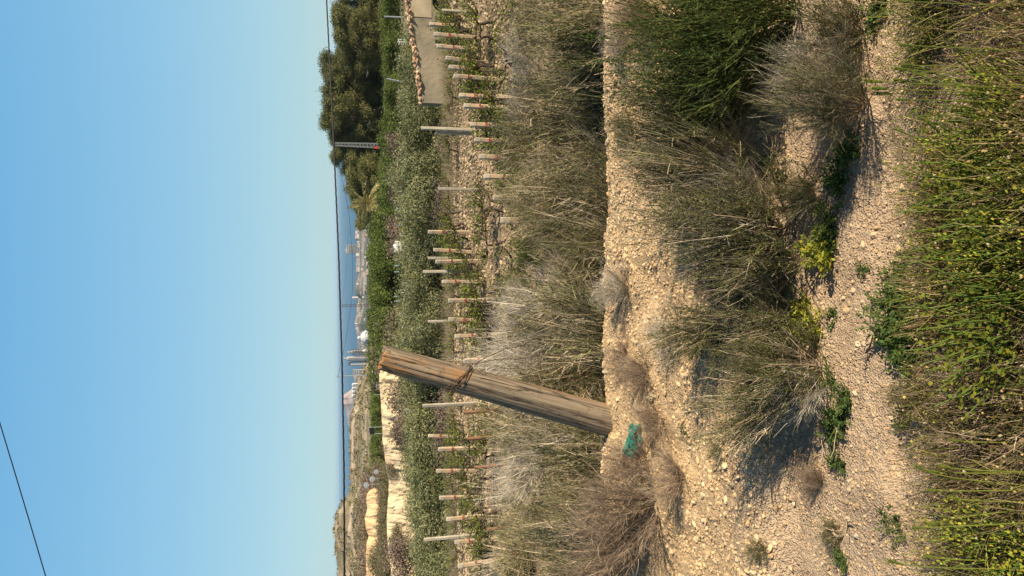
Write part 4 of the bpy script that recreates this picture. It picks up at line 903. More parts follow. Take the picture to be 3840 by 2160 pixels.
# palm
r = empty('palm_tree'); c = at(1383, 757, 66); r.location = (c[0], 66, -4.8); hp = c[2] + 4.8
mb = MB(); t = np.linspace(0, 1, 30); mb.tube(np.stack([t * 0, t * 0, t * hp - .2], -1), .24 + .03 * np.sin(t * 90), 12); mb.build('trunk', M['bark'], r)
for k in range(54):
    a = rng.uniform(0, 6.28); e = rng.uniform(-.35, 1.25); L = rng.uniform(1.6, 2.25); t = np.linspace(0, 1, 16)
    d = np.array([math.cos(a) * math.cos(e), math.sin(a) * math.cos(e), math.sin(e)]); P = np.array([0, 0, hp]) + d * L * t[:, None]; P[:, 2] -= .75 * t ** 2.2 * math.cos(e)
    mb = MB(); mb.tube(P, np.linspace(.022, .006, 16), 4, col=(1.3, 1.2, 1)); q = np.repeat(np.arange(2, 16), 5); n = len(q); sd_ = np.where(np.arange(n) % 2, 1, -1)
    T = unit(P[np.minimum(q + 1, 15)] - P[q - 1]); side = unit(np.cross(T, [0, 0, 1.])) * sd_[:, None]; dl = unit(side + T * .9 + [0, 0, .15]); ll = .42 * np.sin((q / 16) * PI * .8 + .35)
    base = P[q] + T * rng.uniform(0, .1, (n, 1)); V, Fq = leaves(base + dl * ll[:, None] / 2, unit(np.cross(dl, T) + rng.normal(0, .2, (n, 3))), ll, .06, dl); mb.add(V, Fq, tints(n, 4, .2, .08))
    mb.build('frond', M['palm'], r, cols=True)
tag(r, 'feathery palm with arching yellow green fronds beside the dark pines', 'palm tree')
#PART5
# ------------------------------------------------------------------ ruined wall behind the vines
W = empty('ruined_wall'); tag(W, 'grey rendered wall of a ruin with a broken stony top and dark opening', 'wall')
pys = np.linspace(385, -260, 90); base = []
wy = lambda py: 21.6 + .0 * py
top = np.array([at(np.interp(py, [-260, 0, 385], [1490, 1532, 1585]), py, 21.6) for py in pys]); top[:, 2] += .035 * fbm(top[:, 0] * 2.5, top[:, 0] * 0, 4, 80)
def strip(mb, X, z0, z1, y0, y1, nz=14, amp=.015):
    n = len(X); V = []
    for k in range(nz): u = k / (nz - 1); z = z0 + (z1 - z0) * u; V.append(np.stack([X, y0 + amp * fbm(X * 2, z * 2, 4, 81), z], -1))
    V.append(np.stack([X, X * 0 + y1, z1], -1)); V.append(np.stack([X, X * 0 + y1, z0], -1)); V = np.array(V); r_ = len(V); i = (np.arange(r_ - 1)[:, None] * n + np.arange(n - 1)[None]).reshape(-1)
    F4 = np.stack([i, i + 1, i + n + 1, i + n], -1); e = lambda c: np.array([[q * n + c, (q + 1) * n + c, (r_ - 2) * n + c, (r_ - 1) * n + c] for q in range(0)]).reshape(-1, 4)
    a = len(V.reshape(-1, 3)); mb.add(V.reshape(-1, 3), [F4.astype(int)])
    for c in (0, n - 1): mb.add([[X[c], y0, z0[c]], [X[c], y1, z0[c]], [X[c], y1, z1[c]], [X[c], y0, z1[c]]], np.array([[0, 1, 2, 3]]))
mb = MB(); X = top[:, 0]; gz = G(X, X * 0 + 21.6) - .3
ox = [(at(0, 0, 21.6)[0], 0)]
# wall with two openings: a small square window and a dark arch at the far end
wx0, wx1 = at(1600, 163, 21.6)[0], at(1600, 145, 21.6)[0]; wz1, wz0 = at(1632, 150, 21.6)[2], at(1666, 150, 21.6)[2]
ax0 = at(1600, 66, 21.6)[0]; az1 = at(1622, 30, 21.6)[2]
X = np.unique(np.concatenate([X, [wx0, wx1, ax0]])); tz = np.interp(X, top[:, 0], top[:, 2]); gz = G(X, X * 0 + 21.6) - .3
def part(a, b, lo, hi): 
    k = (X >= a - 1e-6) & (X <= b + 1e-6); strip(mb, X[k], lo[k], hi[k], 21.6, 21.95)
one = np.ones(len(X))
part(X[0], wx0, gz, tz); part(wx0, wx1, gz, one * wz0); part(wx0, wx1, one * wz1, tz); part(wx1, ax0, gz, tz)
arch = az1 - .55 * np.clip(1 - (X - ax0) / .45, 0, 1) ** 2; part(ax0, X[-1], np.maximum(arch, gz), tz)
mb.build('rendered_face', M['plaster'], W)
mb = MB(); mb.box(((wx0 + wx1) / 2, 21.9, (wz0 + wz1) / 2), (wx1 - wx0 + .02, .03, wz1 - wz0 + .02)); mb.build('window_recess', M['dark'], W)  # dark panel puts the shade of the recess into the colour
mb = MB(); mb.box(((wx0 + wx1) / 2, 21.58, wz0 - .02), (wx1 - wx0 + .06, .07, .04)); mb.box((wx0 - .02, 21.585, (wz0 + wz1) / 2), (.04, .05, wz1 - wz0)); mb.build('window_frame', M['white'], W)
mb = MB(); mb.box(((ax0 + X[-1]) / 2, 22.5, az1 - .6), (X[-1] - ax0 + .3, .06, 1.5)); mb.box(((ax0 + X[-1]) / 2, 22.2, az1 + .16), (X[-1] - ax0 + .3, .6, .05)); mb.box((ax0 - .13, 22.2, az1 - .6), (.05, .55, 1.5)); mb.build('dark_interior', M['dark'], W)  # dark boxes back the niche and paint in its shadow
n = 420; x = rng.uniform(X[0], X[-1], n); s = rng.uniform(.03, .085, n); z = np.interp(x, X, tz) + rng.uniform(-.015, .07, n); V, Fc, m_ = stones(np.stack([x, rng.uniform(21.55, 21.95, n), z], -1), s, .6, .15)
k = rng.uniform(.7, 1.35, n); mb = MB(); mb.add(V, Fc, np.repeat(np.stack([k, k * .97, k * .93], -1), m_, 0)); mb.build('broken_coping', M['brick'], W, cols=True)
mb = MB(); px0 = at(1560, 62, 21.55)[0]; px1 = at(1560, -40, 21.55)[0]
k = (X >= px0) & (X <= px1); strip(mb, X[k], np.full(k.sum(), at(1620, 30, 21.5)[2]), tz[k] - .02, 21.585, 21.599, 6, .004); mb.build('sunlit_patch_of_render', M['plasterlit'], W)  # lighter colour paints sunlight onto this corner of the wall

# poles near the pines
def pole(px, py, pyb, pxb, y, r0, label, m='steel', cat='pole', name='leaning_pole'):
    a, b = at(px, py, y), at(pxb, pyb, y); b[2] = min(b[2], float(np.interp(y, GY, GZ))); mb = MB(); mb.tube(np.array([b, (a + b) / 2, a]), [r0, r0 * .92, r0 * .8], 8); return tag(mb.build(name, M[m]), label, cat)
pole(1441, 62, 66, 1530, 44, .055, 'grey timber pole standing before the citrus near the ruined wall')
pole(1450, 295, 312, 1500, 44, .055, 'slanting grey pole leaning over the olives above the tall post')
pole(1487, 845, 848, 1512, 40, .03, 'thin grey pole beside the white water tank')

# double white stakes in the field beyond the olives
ST = [(1488, 723, 1518, 0), (1491, 773, 1515, 0), (1474, 815, 1510, .45), (1495, 836, 1518, 0), (1497, 880, 1516, 0), (1502, 957, 1520, 0), (1508, 1066, 1538, 0), (1494, 1092, 1532, 0), (1500, 1184, 1528, 0.06), (1490, 1205, 1520, .5), (1505, 1225, 1522, 0), (1505, 1272, 1518, 0), (1490, 152, 1512, 0), (1494, 160, 1514, 0), (1494, 214, 1514, 0), (1486, 368, 1512, .4), (1512, 1427, 1530, .2), (1515, 1556, 1530, .3)]
for i, (px, py, pb_, ln) in enumerate(ST):
    y = 33.; t = at(px, py, y); b = at(pb_, py, y); h = t[2] - b[2] + .7; r = empty('stake_frame', (t[0] - math.tan(ln) * (t[2] - b[2]) * .5, y, b[2] - .7)); r.rotation_euler = (0, ln, 0)
    for s in (-.055, .055): mb = MB(); mb.box((s, 0, h / 2), (.028, .03, h)); mb.build('slat', M['white'], r)
    mb = MB(); mb.box((0, -.02, h - .05), (.13, .012, .03)); mb.box((0, -.02, h - .32), (.13, .012, .03)); mb.build('crosspiece', M['white'], r)
    tag(r, f'pale double stake beyond the olives, {ORD[[q[1] for q in sorted(ST, key=lambda q: q[1])].index(py)]} from the top edge', 'stake', 'double stakes beyond the olives')
for i, (px, py) in enumerate([(1485, 976), (1484, 997), (1484, 1020), (1484, 1112), (1484, 1130)]):
    p = at(px, py, 40); mb = MB(); q = np.linspace(0, 1, 5); mb.tube(np.stack([q * 0, q * 0, q * .28], -1), [.04, .045, .043, .045, .04], 10); o = mb.build('tree_guard', M['guard'], None, Vector((p[0], 40, p[2] - .2)))
    tag(o, f'small pale turquoise tree guard beyond the olives, {ORD[i]} from the top edge', 'tree guard', 'tree guards')
# white water tank
r = empty('water_tank'); p0, p1 = at(1513, 904, 38), at(1480, 947, 38); wX, hZ = p0[0] - p1[0], p1[2] - p0[2]; r.location = ((p0[0] + p1[0]) / 2, 38, p0[2] - .5)
mb = MB(); n_ = 28; a = np.arange(n_) * 2 * PI / n_; sx = np.sign(np.cos(a)) * np.abs(np.cos(a)) ** .25; sy = np.sign(np.sin(a)) * np.abs(np.sin(a)) ** .25
lv = [(0, .94), (.06, 1), (.3, 1), (.31, .975), (.34, .975), (.35, 1), (.62, 1), (.63, .975), (.66, .975), (.67, 1), (.9, 1), (.96, .95), (1, .8), (1.001, .3)]; Vv = np.concatenate([np.stack([sx * wX / 2 * s_, sy * wX / 2 * s_, np.full(n_, .5 + u * hZ)], -1) for u, s_ in lv]); i_ = np.arange(len(lv) - 1)[:, None] * n_; j_ = np.arange(n_)[None]
mb.add(Vv, np.stack([i_ + j_, i_ + (j_ + 1) % n_, i_ + n_ + (j_ + 1) % n_, i_ + n_ + j_], -1).reshape(-1, 4)); mb.build('tank_body', M['plastic'], r)
mb = MB(); mb.tube(np.array([[0, 0, .49 + hZ], [0, 0, .56 + hZ]]), [.13, .12], 14); mb.build('lid', M['plastic'], r)
mb = MB()
for s in (-1, 1):
    for u in (-1, 1): mb.box((s * wX * .42, u * wX * .42, .25), (.06, .06, .5))
mb.box((0, 0, .47), (wX, wX, .05)); mb.build('stand', M['bark'], r); tag(r, 'white plastic water tank standing above the olives', 'tank')

# ------------------------------------------------------------------ cables, mast, pylon
def cable(name, pts, rad, label, twist=0.0, n=240, cat='cable'):
    P = np.array([at(*p) for p in pts]); t = np.linspace(0, len(P) - 1, n); k = np.arange(len(P)); 
    from_ = [np.interp(t, k, P[:, c]) for c in range(3)]; Q = np.stack(from_, -1)
    for _ in range(60): Q[1:-1] = (Q[:-2] + Q[2:] + 2 * Q[1:-1]) / 4
    mb = MB()
    if twist:
        s = np.concatenate([[0], np.cumsum(np.linalg.norm(np.diff(Q, axis=0), axis=1))])
        for ph in (0, 2.09, 4.19): mb.tube(Q + np.stack([0 * s, np.cos(s * twist + ph), np.sin(s * twist + ph)], -1) * rad * .75, rad * .8, 6)
    else: mb.tube(Q, rad, 6)
    return tag(mb.build(name, M['cable']), label, cat)
cable('power_cable', [(1206, -500, 36), (1224.5, 0, 32.4), (1249, 480, 30), (1270, 960, 28), (1283, 1380, 26.6), (1290, 1760, 25.7), (1292, 2160, 25), (1288, 2700, 24.5)], .0225, 'thick twisted black power cable running the whole way across just above the sea', 5.5, 900)
cable('power_cable', [(-330, 500, 13.5), (-40, 1460, 13), (0, 1588, 13), (52, 1760, 12.9), (112, 1960, 12.8), (171, 2160, 12.7), (330, 2700, 12.4)], .008, 'thin black cable crossing the sky in the bottom left corner of the photo', 0)
cable('overhead_wire', [(1256, 560, 100), (1271, 617, 103), (1309, 798, 112), (1322, 960, 120), (1323, 1065, 120), (1316, 1152, 120), (1296, 1280, 120), (1268, 1406, 120)], .022, 'thin overhead wire sagging from the crossarm pole to the pines')
cable('overhead_wire', [(1306, 860, 280), (1302, 960, 290), (1294, 1050, 296), (1283, 1138, 300)], .03, 'faint thin wire hanging from the brown lattice pylon')
r = empty('utility_pole'); b = at(1408, 1406, 120); t = at(1261, 1405, 120); r.location = (b[0], 120, b[2] - 1.5); h = t[2] - b[2] + 1.5
mb = MB(); mb.tube(np.array([[0, 0, 0], [0, 0, h]]), [.10, .06], 8); mb.build('pole_shaft', M['steel'], r); mb = MB(); mb.box((0, 0, h - .32), (.45, .06, .06)); mb.tube(np.array([[.2, 0, h - .3], [.2, 0, h - .12]]), .03, 6); mb.tube(np.array([[-.2, 0, h - .3], [-.2, 0, h - .12]]), .03, 6); mb.build('crossarm', M['brownsteel'], r)
mb = MB(); mb.box((.12, -.18, h * .21), (.42, .2, .5), col=None); mb.build('meter_box', M['white'], r); tag(r, 'slim grey utility pole with a small crossarm and white box', 'pole')
def lattice(name, px0, py, px1, y, w0, w1, nseg, m, label, arm=0.0, r_=.03, sink=1.5):
    t, b = at(px0, py, y), at(px1, py, y); h = t[2] - b[2] + sink; R = empty(name, (b[0], y, b[2] - sink)); mb = MB(); zs = np.linspace(0, h, nseg + 1); ws = np.interp(zs, [0, h], [w0, w1]) / 2
    for sx_ in (-1, 1):
        for sy_ in (-1, 1): mb.tube(np.array([[sx_ * ws[0], sy_ * ws[0], 0], [sx_ * ws[-1], sy_ * ws[-1], h]]), r_, 5)
    mb.build('corner_posts', M[m], R); mb = MB()
    for k in range(nseg):
        a, c = ws[k], ws[k + 1]
        for (p, q) in (((-a, -a), (c, -c)), ((a, -a), (c, c)), ((a, a), (-c, c)), ((-a, a), (-c, -c))): mb.tube(np.array([[p[0], p[1], zs[k]], [q[0], q[1], zs[k + 1]]]), r_ * .6, 4)
        for (p, q) in (((-c, -c), (c, -c)), ((c, -c), (c, c)), ((c, c), (-c, c)), ((-c, c), (-c, -c))): mb.tube(np.array([[p[0], p[1], zs[k + 1]], [q[0], q[1], zs[k + 1]]]), r_ * .6, 4)
    mb.build('bracing', M[m], R)
    if arm: mb = MB(); mb.box((0, 0, h), (arm, .12, .12)); mb.tube(np.array([[-arm * .45, 0, h], [-arm * .45, 0, h + .3]]), .05, 5); mb.tube(np.array([[arm * .45, 0, h], [arm * .45, 0, h + .3]]), .05, 5); mb.build('crossarm', M[m], R)
    return tag(R, label, 'pylon'), h, b
mast, mh, mb_ = lattice('lattice_mast', 1257, 547, 1436, 92, .62, .34, 18, 'steel', 'pale grey lattice mast standing in front of the pines', 0, .022, 2)
p = at(1412, 553, 91.6); mb = MB(); mb.box((0, 0, 0), (.3, .04, .5)); mb.box((.02, -.025, .12), (.26, .02, .12)); obj('warning_board', mb.mesh('warning_board'), M['redpaint'], mast, Vector((p[0] - mast.location[0], -.35, p[2] - mast.location[2])))
lattice('lattice_pylon', 1283, 1145, 1388, 300, .95, .75, 9, 'brownsteel', 'brown lattice pylon with a short crossarm rising over the citrus grove', 1.7, .07, 4)
# ------------------------------------------------------------------ road signs on the far road (seen from behind)
for px, py, rr, pb_, lab in [(1411, 1770, 8.5, 1440, 'small round road sign seen from behind, upper of the three'), (1396, 1796, 9.5, 1430, 'round pale road sign between the other two'), (1373, 1819, 9.5, 1440, 'round road sign on the tallest stem beside the orange bank')]:
    y = 68; c = at(px, py, y); b = at(pb_, py, y); R = empty('road_sign', (c[0], y, b[2] - .8)); hz = c[2] - b[2] + .8; k = rr * y / F_PX
    q = np.array([[0, 0.02, hz], [0, -.02, hz]]); mb = MB(); mb.tube(q, k, 28); mb.build('disc', M['signgrey'], R); mb = MB(); mb.tube(np.array([[0, .06, 0], [0, .06, hz + k * .8]]), .03, 8); mb.build('sign_stem', M['steel'], R)
    mb = MB(); mb.box((0, -.03, hz + k * .35), (k * 1.3, .012, .03)); mb.box((0, -.03, hz - k * .35), (k * 1.3, .012, .03)); mb.build('brackets', M['steel'], R); tag(R, lab, 'road sign', 'round road signs')
y = 70; R = empty('chevron_sign'); c = at(1402, 1446, y); R.location = (c[0], y, c[2] - 1.6)
mb = MB(); w_, h_ = 31 * y / F_PX, 14 * y / F_PX; mb.box((0, 0, 1.6), (w_, .04, h_)); mb.build('panel', M['black'], R)
mb = MB()
for k in range(4):
    x_ = -w_ / 2 + w_ * (k + .5) / 4
    for s in (-1, 1): mb.box((x_ + .0, -.032, 1.6 + s * h_ * .2), (.035, .012, h_ * .42), tilt=('Y', s * .45))
mb.build('chevrons', M['brownsteel'], R); mb = MB()
for s in (-.42, .30): mb.tube(np.array([[s * w_, .05, 0], [s * w_, .05, 1.6]]), .03, 8)
mb.build('sign_stem', M['steel'], R); tag(R, 'dark chevron panel on two stems beside the cream bank', 'road sign')
c = at(1417, 1446, y + .6); R = empty('road_sign', (c[0], y + .6, c[2] - 1.1)); mb = MB(); mb.tube(np.array([[0, .02, 1.1], [0, -.02, 1.1]]), .21, 28); mb.build('disc', M['signgrey'], R); mb = MB(); mb.tube(np.array([[0, .05, 0], [0, .05, 1.3]]), .03, 8); mb.build('sign_stem', M['steel'], R); tag(R, 'round grey road sign half hidden under the dark chevron panel', 'road sign')
R = empty('direction_sign'); c = at(1394, 1616, y); R.location = (c[0], y, c[2] - 1.5); mb = MB(); mb.box((0, 0, 1.5), (.62, .04, .42), tilt=('Y', -.12)); mb.build('panel', M['black'], R); mb = MB()
for s in (-.3, .32): mb.tube(np.array([[s, .05, 0], [s, .05, 1.75]]), .035, 8)
mb.build('sign_stem', M['steel'], R); tag(R, 'dark rectangular road sign on two grey stems under the dry hill', 'road sign')
pole(1402, 1481, 1481, 1440, 70, .035, 'single bare post between the chevron panel and the rectangular sign', 'steel', 'post', 'bare_post')

# ------------------------------------------------------------------ the town and the cement works by the sea
def house_mesh(w, d, h, gable=True):
    a = MB(); a.box((0, 0, h / 2 - 3), (w, d, h + 6)); rf = MB()
    if gable: rf.add([[-w / 2 - .3, -d / 2 - .3, h], [w / 2 + .3, -d / 2 - .3, h], [w / 2 + .3, d / 2 + .3, h], [-w / 2 - .3, d / 2 + .3, h], [-w / 2 - .3, 0, h + d * .22], [w / 2 + .3, 0, h + d * .22]], [np.array([[0, 1, 5, 4], [3, 4, 5, 2], [0, 3, 2, 1]]), np.array([[0, 4, 3], [1, 2, 5]])])
    else: rf.box((0, 0, h + .25), (w + .4, d + .4, .5))
    wn_ = MB(); nx = max(2, int(w / 3)); nz = max(1, int(h / 3))
    for i in range(nx):
        for k in range(nz): wn_.box((-w / 2 + w * (i + .5) / nx, -d / 2 - .02, 1.7 + 3 * k), (1.1, .12, 1.3))
    return a.mesh('wall'), rf.mesh('roof'), wn_.mesh('windows')
HV = [(house_mesh(9, 8, 5.5), 'whitewash', 'roof'), (house_mesh(12, 9, 4.5, False), 'whitewash', 'whitewash'), (house_mesh(8, 8, 8, False), 'whitewash', 'whitewash'), (house_mesh(15, 9, 6), 'whitewash', 'roof')]; hused = {}
NUMH = NUMW[1:20] + [t_ + u_ for t_ in ('twenty', 'thirty', 'forty', 'fifty', 'sixty', 'seventy') for u_ in ('', '-one', '-two', '-three', '-four', '-five', '-six', '-seven', '-eight', '-nine')]
HS = [(1341, 852), (1343, 862), (1340, 872), (1341, 884), (1342, 893), (1341, 905), (1343, 957), (1342, 968), (1346, 978), (1341, 986), (1344, 996), (1345, 1008), (1347, 1016), (1348, 1136), (1350, 1146), (1347, 1156), (1348, 1166), (1346, 1176), (1345, 1188), (1341, 1198), (1343, 1208), (1337, 1229), (1345, 1243), (1341, 1500), (1333, 1408), (1378, 926), (1381, 990), (1379, 1022), (1376, 880)]
rs_ = np.random.default_rng(3)
VF = VT[3:33].reshape(-1, 3); dd_ = VF - EYE; fw_ = dd_ @ _F; hpx = 1920 - F_PX * (dd_ @ UP) / fw_; hpy = 1080 - F_PX * (dd_ @ RIGHT) / fw_
HP = {}
for k in range(44):
    c_ = np.where((np.abs(hpy - (850 + 12.5 * k)) < 5) & (hpx < 1383))[0]
    if len(c_): c_ = c_[rs_.integers(0, len(c_))]; HS.append((float(hpx[c_]), float(hpy[c_]))); HP[HS[-1]] = VF[c_]
for i, (px, py) in enumerate(HS):
    y = 1780. if px < 1360 else 1330.; p = at(px + 6, py, y)
    if (px, py) in HP: p = HP[(px, py)] - np.array([0, 0, .5]); y = p[1]
    if 1: v = i % 4 if (px, py) != (1341, 1500) else 1; (wm, rm, nm), mw, mr = HV[v]
    if v not in hused: r = empty('town_house'); obj('wall', wm, M[mw], r); obj('roof', rm, M[mr], r); obj('windows', nm, M['glass'], r); hused[v] = r
    else: r = copy_tree(hused[v])
    r.location = (p[0], y, p[2]); r.rotation_euler = (0, 0, rng.uniform(-.3, .3)); s = (rng.uniform(.8, 1.15) if i < 29 else rng.uniform(.45, .75)) * (y / 1780); r.scale = (s, s, s); tag(r, f'small white house in the seaside town, {NUMH[sorted([q[1] for q in HS]).index(py)]} from the top edge', 'house', 'houses of the seaside town')
y = 1900.; k = y / F_PX; R = empty('apartment_tower'); a, b = at(1301, 918, y), at(1346, 951, y); w_ = a[0] - b[0]; h_ = a[2] - b[2] + 12; R.location = ((a[0] + b[0]) / 2, y, b[2] - 12)
mb = MB(); mb.box((0, 0, h_ / 2), (w_, 14, h_)); mb.build('wall', M['grey'], R); mb = MB(); mb.box((0, 0, h_ + .8), (w_ + 1.4, 15.4, 1.6)); mb.box((-w_ * .1, 0, h_ + 2.6), (w_ * .3, 6, 2)); mb.build('roof', M['whitewash'], R)
mb = MB()
for i in range(7):
    for q in range(11): mb.box((-w_ / 2 + w_ * (i + .5) / 7, -7.05, 3 + q * (h_ - 4) / 11), (w_ / 12, .3, 1.7))
mb.build('windows', M['glass'], R); mb = MB()
for q in range(11): mb.box((0, -7.5, 1.8 + q * (h_ - 4) / 11), (w_ * .96, 1.0, .35))
mb.build('balconies', M['whitewash'], R); tag(R, 'tall grey apartment tower standing against the sea above the town', 'apartment block')
R = empty('round_water_tower'); y = 1820.; a, b = at(1321, 1113, y), at(1338, 1121, y); h_ = a[2] - b[2] + 6; R.location = (at(1330, 1117, y)[0], y, b[2] - 6); mb = MB(); mb.tube(np.array([[0, 0, 0], [0, 0, h_ * .9], [0, 0, h_]]), [3.2, 3.0, 2.7], 20); mb.build('tower_wall', M['whitewash'], R); mb = MB(); mb.tube(np.array([[0, 0, h_ + .02], [0, 0, h_ + 1.2]]), [3.3, 1.0], 20); mb.build('tower_roof', M['whitewash'], R); tag(R, 'short round white tower on top of the dark town hill', 'tower')
y = 1250.
def cyl(name, px0, px1, py, wpx, m, label, cat, extra=None, y=y, dome=.0, group=None):
    a, b = at(px0, py, y), at(px1, py, y); r_ = wpx * y / F_PX / 2; h_ = a[2] - b[2] + 8; R = empty(name, (a[0], y, b[2] - 8)); mb = MB(); zs = [0, h_ * (1 - dome)] + [h_ * (1 - dome) + r_ * .7 * math.sin(q) for q in (.4, .8, 1.2, 1.5)]; rs = [r_, r_] + [r_ * math.cos(q) for q in (.4, .8, 1.2, 1.5)]
    mb.tube(np.array([[0, 0, z_] for z_ in zs]), rs, 24); mb.build('shell', M[m], R); mb = MB()
    for q in (.33, .66, .97): mb.tube(np.array([[0, 0, h_ * q], [0, 0, h_ * q + .5]]), r_ * 1.06, 24)
    mb.build('rings', M['steel'], R); mb = MB(); mb.box((r_ * .3, -r_ * .98, h_ / 2), (.9, .9, h_)); mb.build('ladder_cage', M['steel'], R); return tag(R, label, cat, group), h_, r_
R, h_, r_ = cyl('process_tower', 1306, 1380, 1345, 17, 'grey', 'fat pinkish grey factory cylinder with a domed cap', 'industrial tower'); mb = MB(); mb.tube(np.array([[0, 0, h_ + r_ * .5], [0, 0, h_ + r_ * .5 + 5]]), [r_ * .5, r_ * .4], 16); mb.build('cap', M['grey'], R)
R, h_, r_ = cyl('process_tower', 1319, 1380, 1369, 8, 'grey', 'slim factory tower with a bent duct at its head', 'industrial tower'); mb = MB(); q = np.linspace(0, PI, 12); mb.tube(np.stack([r_ * 1.4 - r_ * 1.4 * np.cos(q), 0 * q, h_ + 5 * np.sin(q)], -1), 1.0, 8); mb.tube(np.array([[r_ * 2.8, 0, h_], [r_ * 2.8, 0, 0]]), 1.0, 8); mb.build('duct', M['brownsteel'], R)
# scaffolded preheater tower
R = empty('preheater_tower'); a, b = at(1308, 1321, y), at(1380, 1321, y); w_ = 19 * y / F_PX; h_ = a[2] - b[2] + 8; R.location = (a[0], y, b[2] - 8); mb = MB(); mb.tube(np.array([[0, 0, 0], [0, 0, h_ * .9], [0, 0, h_ + 3]]), [w_ * .24, w_ * .24, w_ * .08], 16); mb.tube(np.array([[w_ * .28, 0, 0], [w_ * .28, 0, h_ * .8]]), w_ * .12, 12); mb.build('vessel', M['redpaint'] if 0 else M['grey'], R)
mb = MB()
for q in range(9): mb.box((0, 0, h_ * (q + .6) / 9), (w_ * (1 if q < 7 else .6), w_, .7))
mb.build('decks', M['steel'], R); mb = MB()
for s in (-.5, -.17, .17, .5):
    for u in (-.5, .5): mb.box((s * w_, u * w_, h_ * .43), (.7, .7, h_ * .86))
mb.build('columns', M['brownsteel'], R); tag(R, 'scaffolded factory tower with many open decks and a pointed head', 'industrial tower')
# grey frame building
R = empty('factory_building'); a, b = at(1325, 1392, y), at(1380, 1392, y); w_ = 22 * y / F_PX; h_ = a[2] - b[2] + 8; R.location = (a[0] - 2, y, b[2] - 8); mb = MB(); mb.box((0, 0, h_ / 2), (w_, 16, h_)); mb.build('wall', M['grey'], R); mb = MB(); mb.box((0, 0, h_ + .4), (w_ + 1, 17, .8)); mb.build('roof', M['steel'], R); mb = MB()
for q in range(6):
    for u in range(4): mb.box((-w_ / 2 + w_ * (u + .5) / 4, -8.05, 10 + h_ * .12 * q), (w_ / 7, .3, 2.0))
mb.build('windows', M['glass'], R); tag(R, 'blocky grey factory building at the foot of the dry hill', 'factory building')
# sloping conveyor
R = empty('conveyor'); a, b = at(1340, 1285, y - 20), at(1376, 1312, y - 20); mb = MB(); mb.tube(np.array([a, b]), 1.3, 6); mb.build('gallery', M['steel'], R); mb = MB()
for t_ in (.1, .5, .9): c = a * (1 - t_) + b * t_; mb.box((c[0], c[1], c[2] - 8), (.7, .7, 16))
mb.build('trestles', M['steel'], R); tag(R, 'sloping conveyor gallery between the dome and the factory towers', 'conveyor')
# domes
for px0, px1, p0, p1, m, lab in [(1352, 1382, 1237, 1292, 'greylight', 'large pale grey storage dome beside the cement works'), (1340, 1350, 1260, 1274, 'whitewash', 'small white storage dome above the large grey one'), (1358, 1372, 1309, 1322, 'whitewash', 'small white tank under the scaffolded factory tower')]:
    yy = 1200. if m == 'greylight' else 1230.; a, b = at(px1, p0, yy), at(px1, p1, yy); r_ = (a[0] - b[0]) / 2; hh = (px1 - px0) * yy / F_PX; R = empty('storage_dome', ((a[0] + b[0]) / 2, yy, a[2] - 3)); mb = MB(); u = np.linspace(0, PI / 2 * .98, 12); mb.tube(np.stack([0 * u, 0 * u, 3 + hh * np.sin(u)], -1), r_ * np.cos(u), 36); mb.build('dome_shell', M[m], R, smooth=True)
    mb = MB(); mb.tube(np.array([[0, 0, -4], [0, 0, 3]]), r_ * 1.02, 36); mb.build('ring_wall', M['steel'], R); mb = MB(); mb.box((0, 0, 3 + hh + .5), (r_ * .12, r_ * .12, 1.5)); mb.build('vent', M['steel'], R); tag(R, lab, 'storage dome')
for i, py in enumerate([1443, 1456, 1470, 1484]):
    cyl('silo', 1324, 1346, py, 13, 'greylight', f'white grey cylindrical silo behind the dry hill, {["topmost", "second", "third", "bottommost"][i]} of four', 'silo', y=1400., group='silos behind the hill')
R = empty('warehouse'); a, b = at(1325, 1494, 1400.), at(1336, 1538, 1400.); w_ = a[0] - b[0]; R.location = ((a[0] + b[0]) / 2, 1400, b[2] - 8); h_ = a[2] - b[2] + 8; mb = MB(); mb.box((0, 0, h_ / 2), (w_, 14, h_)); mb.build('wall', M['whitewash'], R); mb = MB(); mb.box((0, 0, h_ + .3), (w_ + 1, 15, .6)); mb.build('roof', M['steel'], R); mb = MB()
for q in range(7): mb.box((-w_ / 2 + w_ * (q + .5) / 7, -7.05, h_ - 3), (w_ / 12, .3, 2))
mb.build('windows', M['glass'], R); tag(R, 'long low white warehouse next to the silos', 'warehouse')
# tree specks in the town and on the dry hill
mb = MB(); n = 500; yy = rng.uniform(1350, 1800, n); px = rng.uniform(1340, 1384, n); py = rng.uniform(860, 1400, n); pos = np.array([[at(1370, b_, y_)[0], y_, -58 + 24 * 0] for b_, y_ in zip(py, yy)])
V, Fq = tuft_cloud(n, pos, rng.uniform(2.5, 5, n)); mb.add(V, Fq); tag(mb.build('trees_far_off', M['citrus'], cols=True), kind='stuff'); 
o_ = bpy.data.objects['trees_far_off']; o_.name = 'woods'
#PART6
# scrub on the dry hill: scattered onto the hill's own surface
hv = bpy.data.objects['hill'].data; co = np.empty(len(hv.vertices) * 3, np.float32); hv.vertices.foreach_get('co', co); co = co.reshape(-1, 3)
sel = co[(co[:, 1] < 300) & (co[:, 1] > 150)]; n = 1100; j = rng.integers(0, len(sel), n * 2); pos = sel[j] + rng.normal(0, .6, (n * 2, 3)) * [1, 1, .1]
pos = pos[(fbm(pos[:, 0] * .06, pos[:, 1] * .06, 3, 90) + rng.normal(0, .1, len(pos))) > .0][:n]
V, Fq = tuft_cloud(len(pos), pos, rng.uniform(.5, 1.5, len(pos)), 12); mb = MB(); mb.add(V, Fq, tints(len(Fq), 4, .25)); tag(mb.build('undergrowth', M['drybush'], cols=True), kind='stuff')

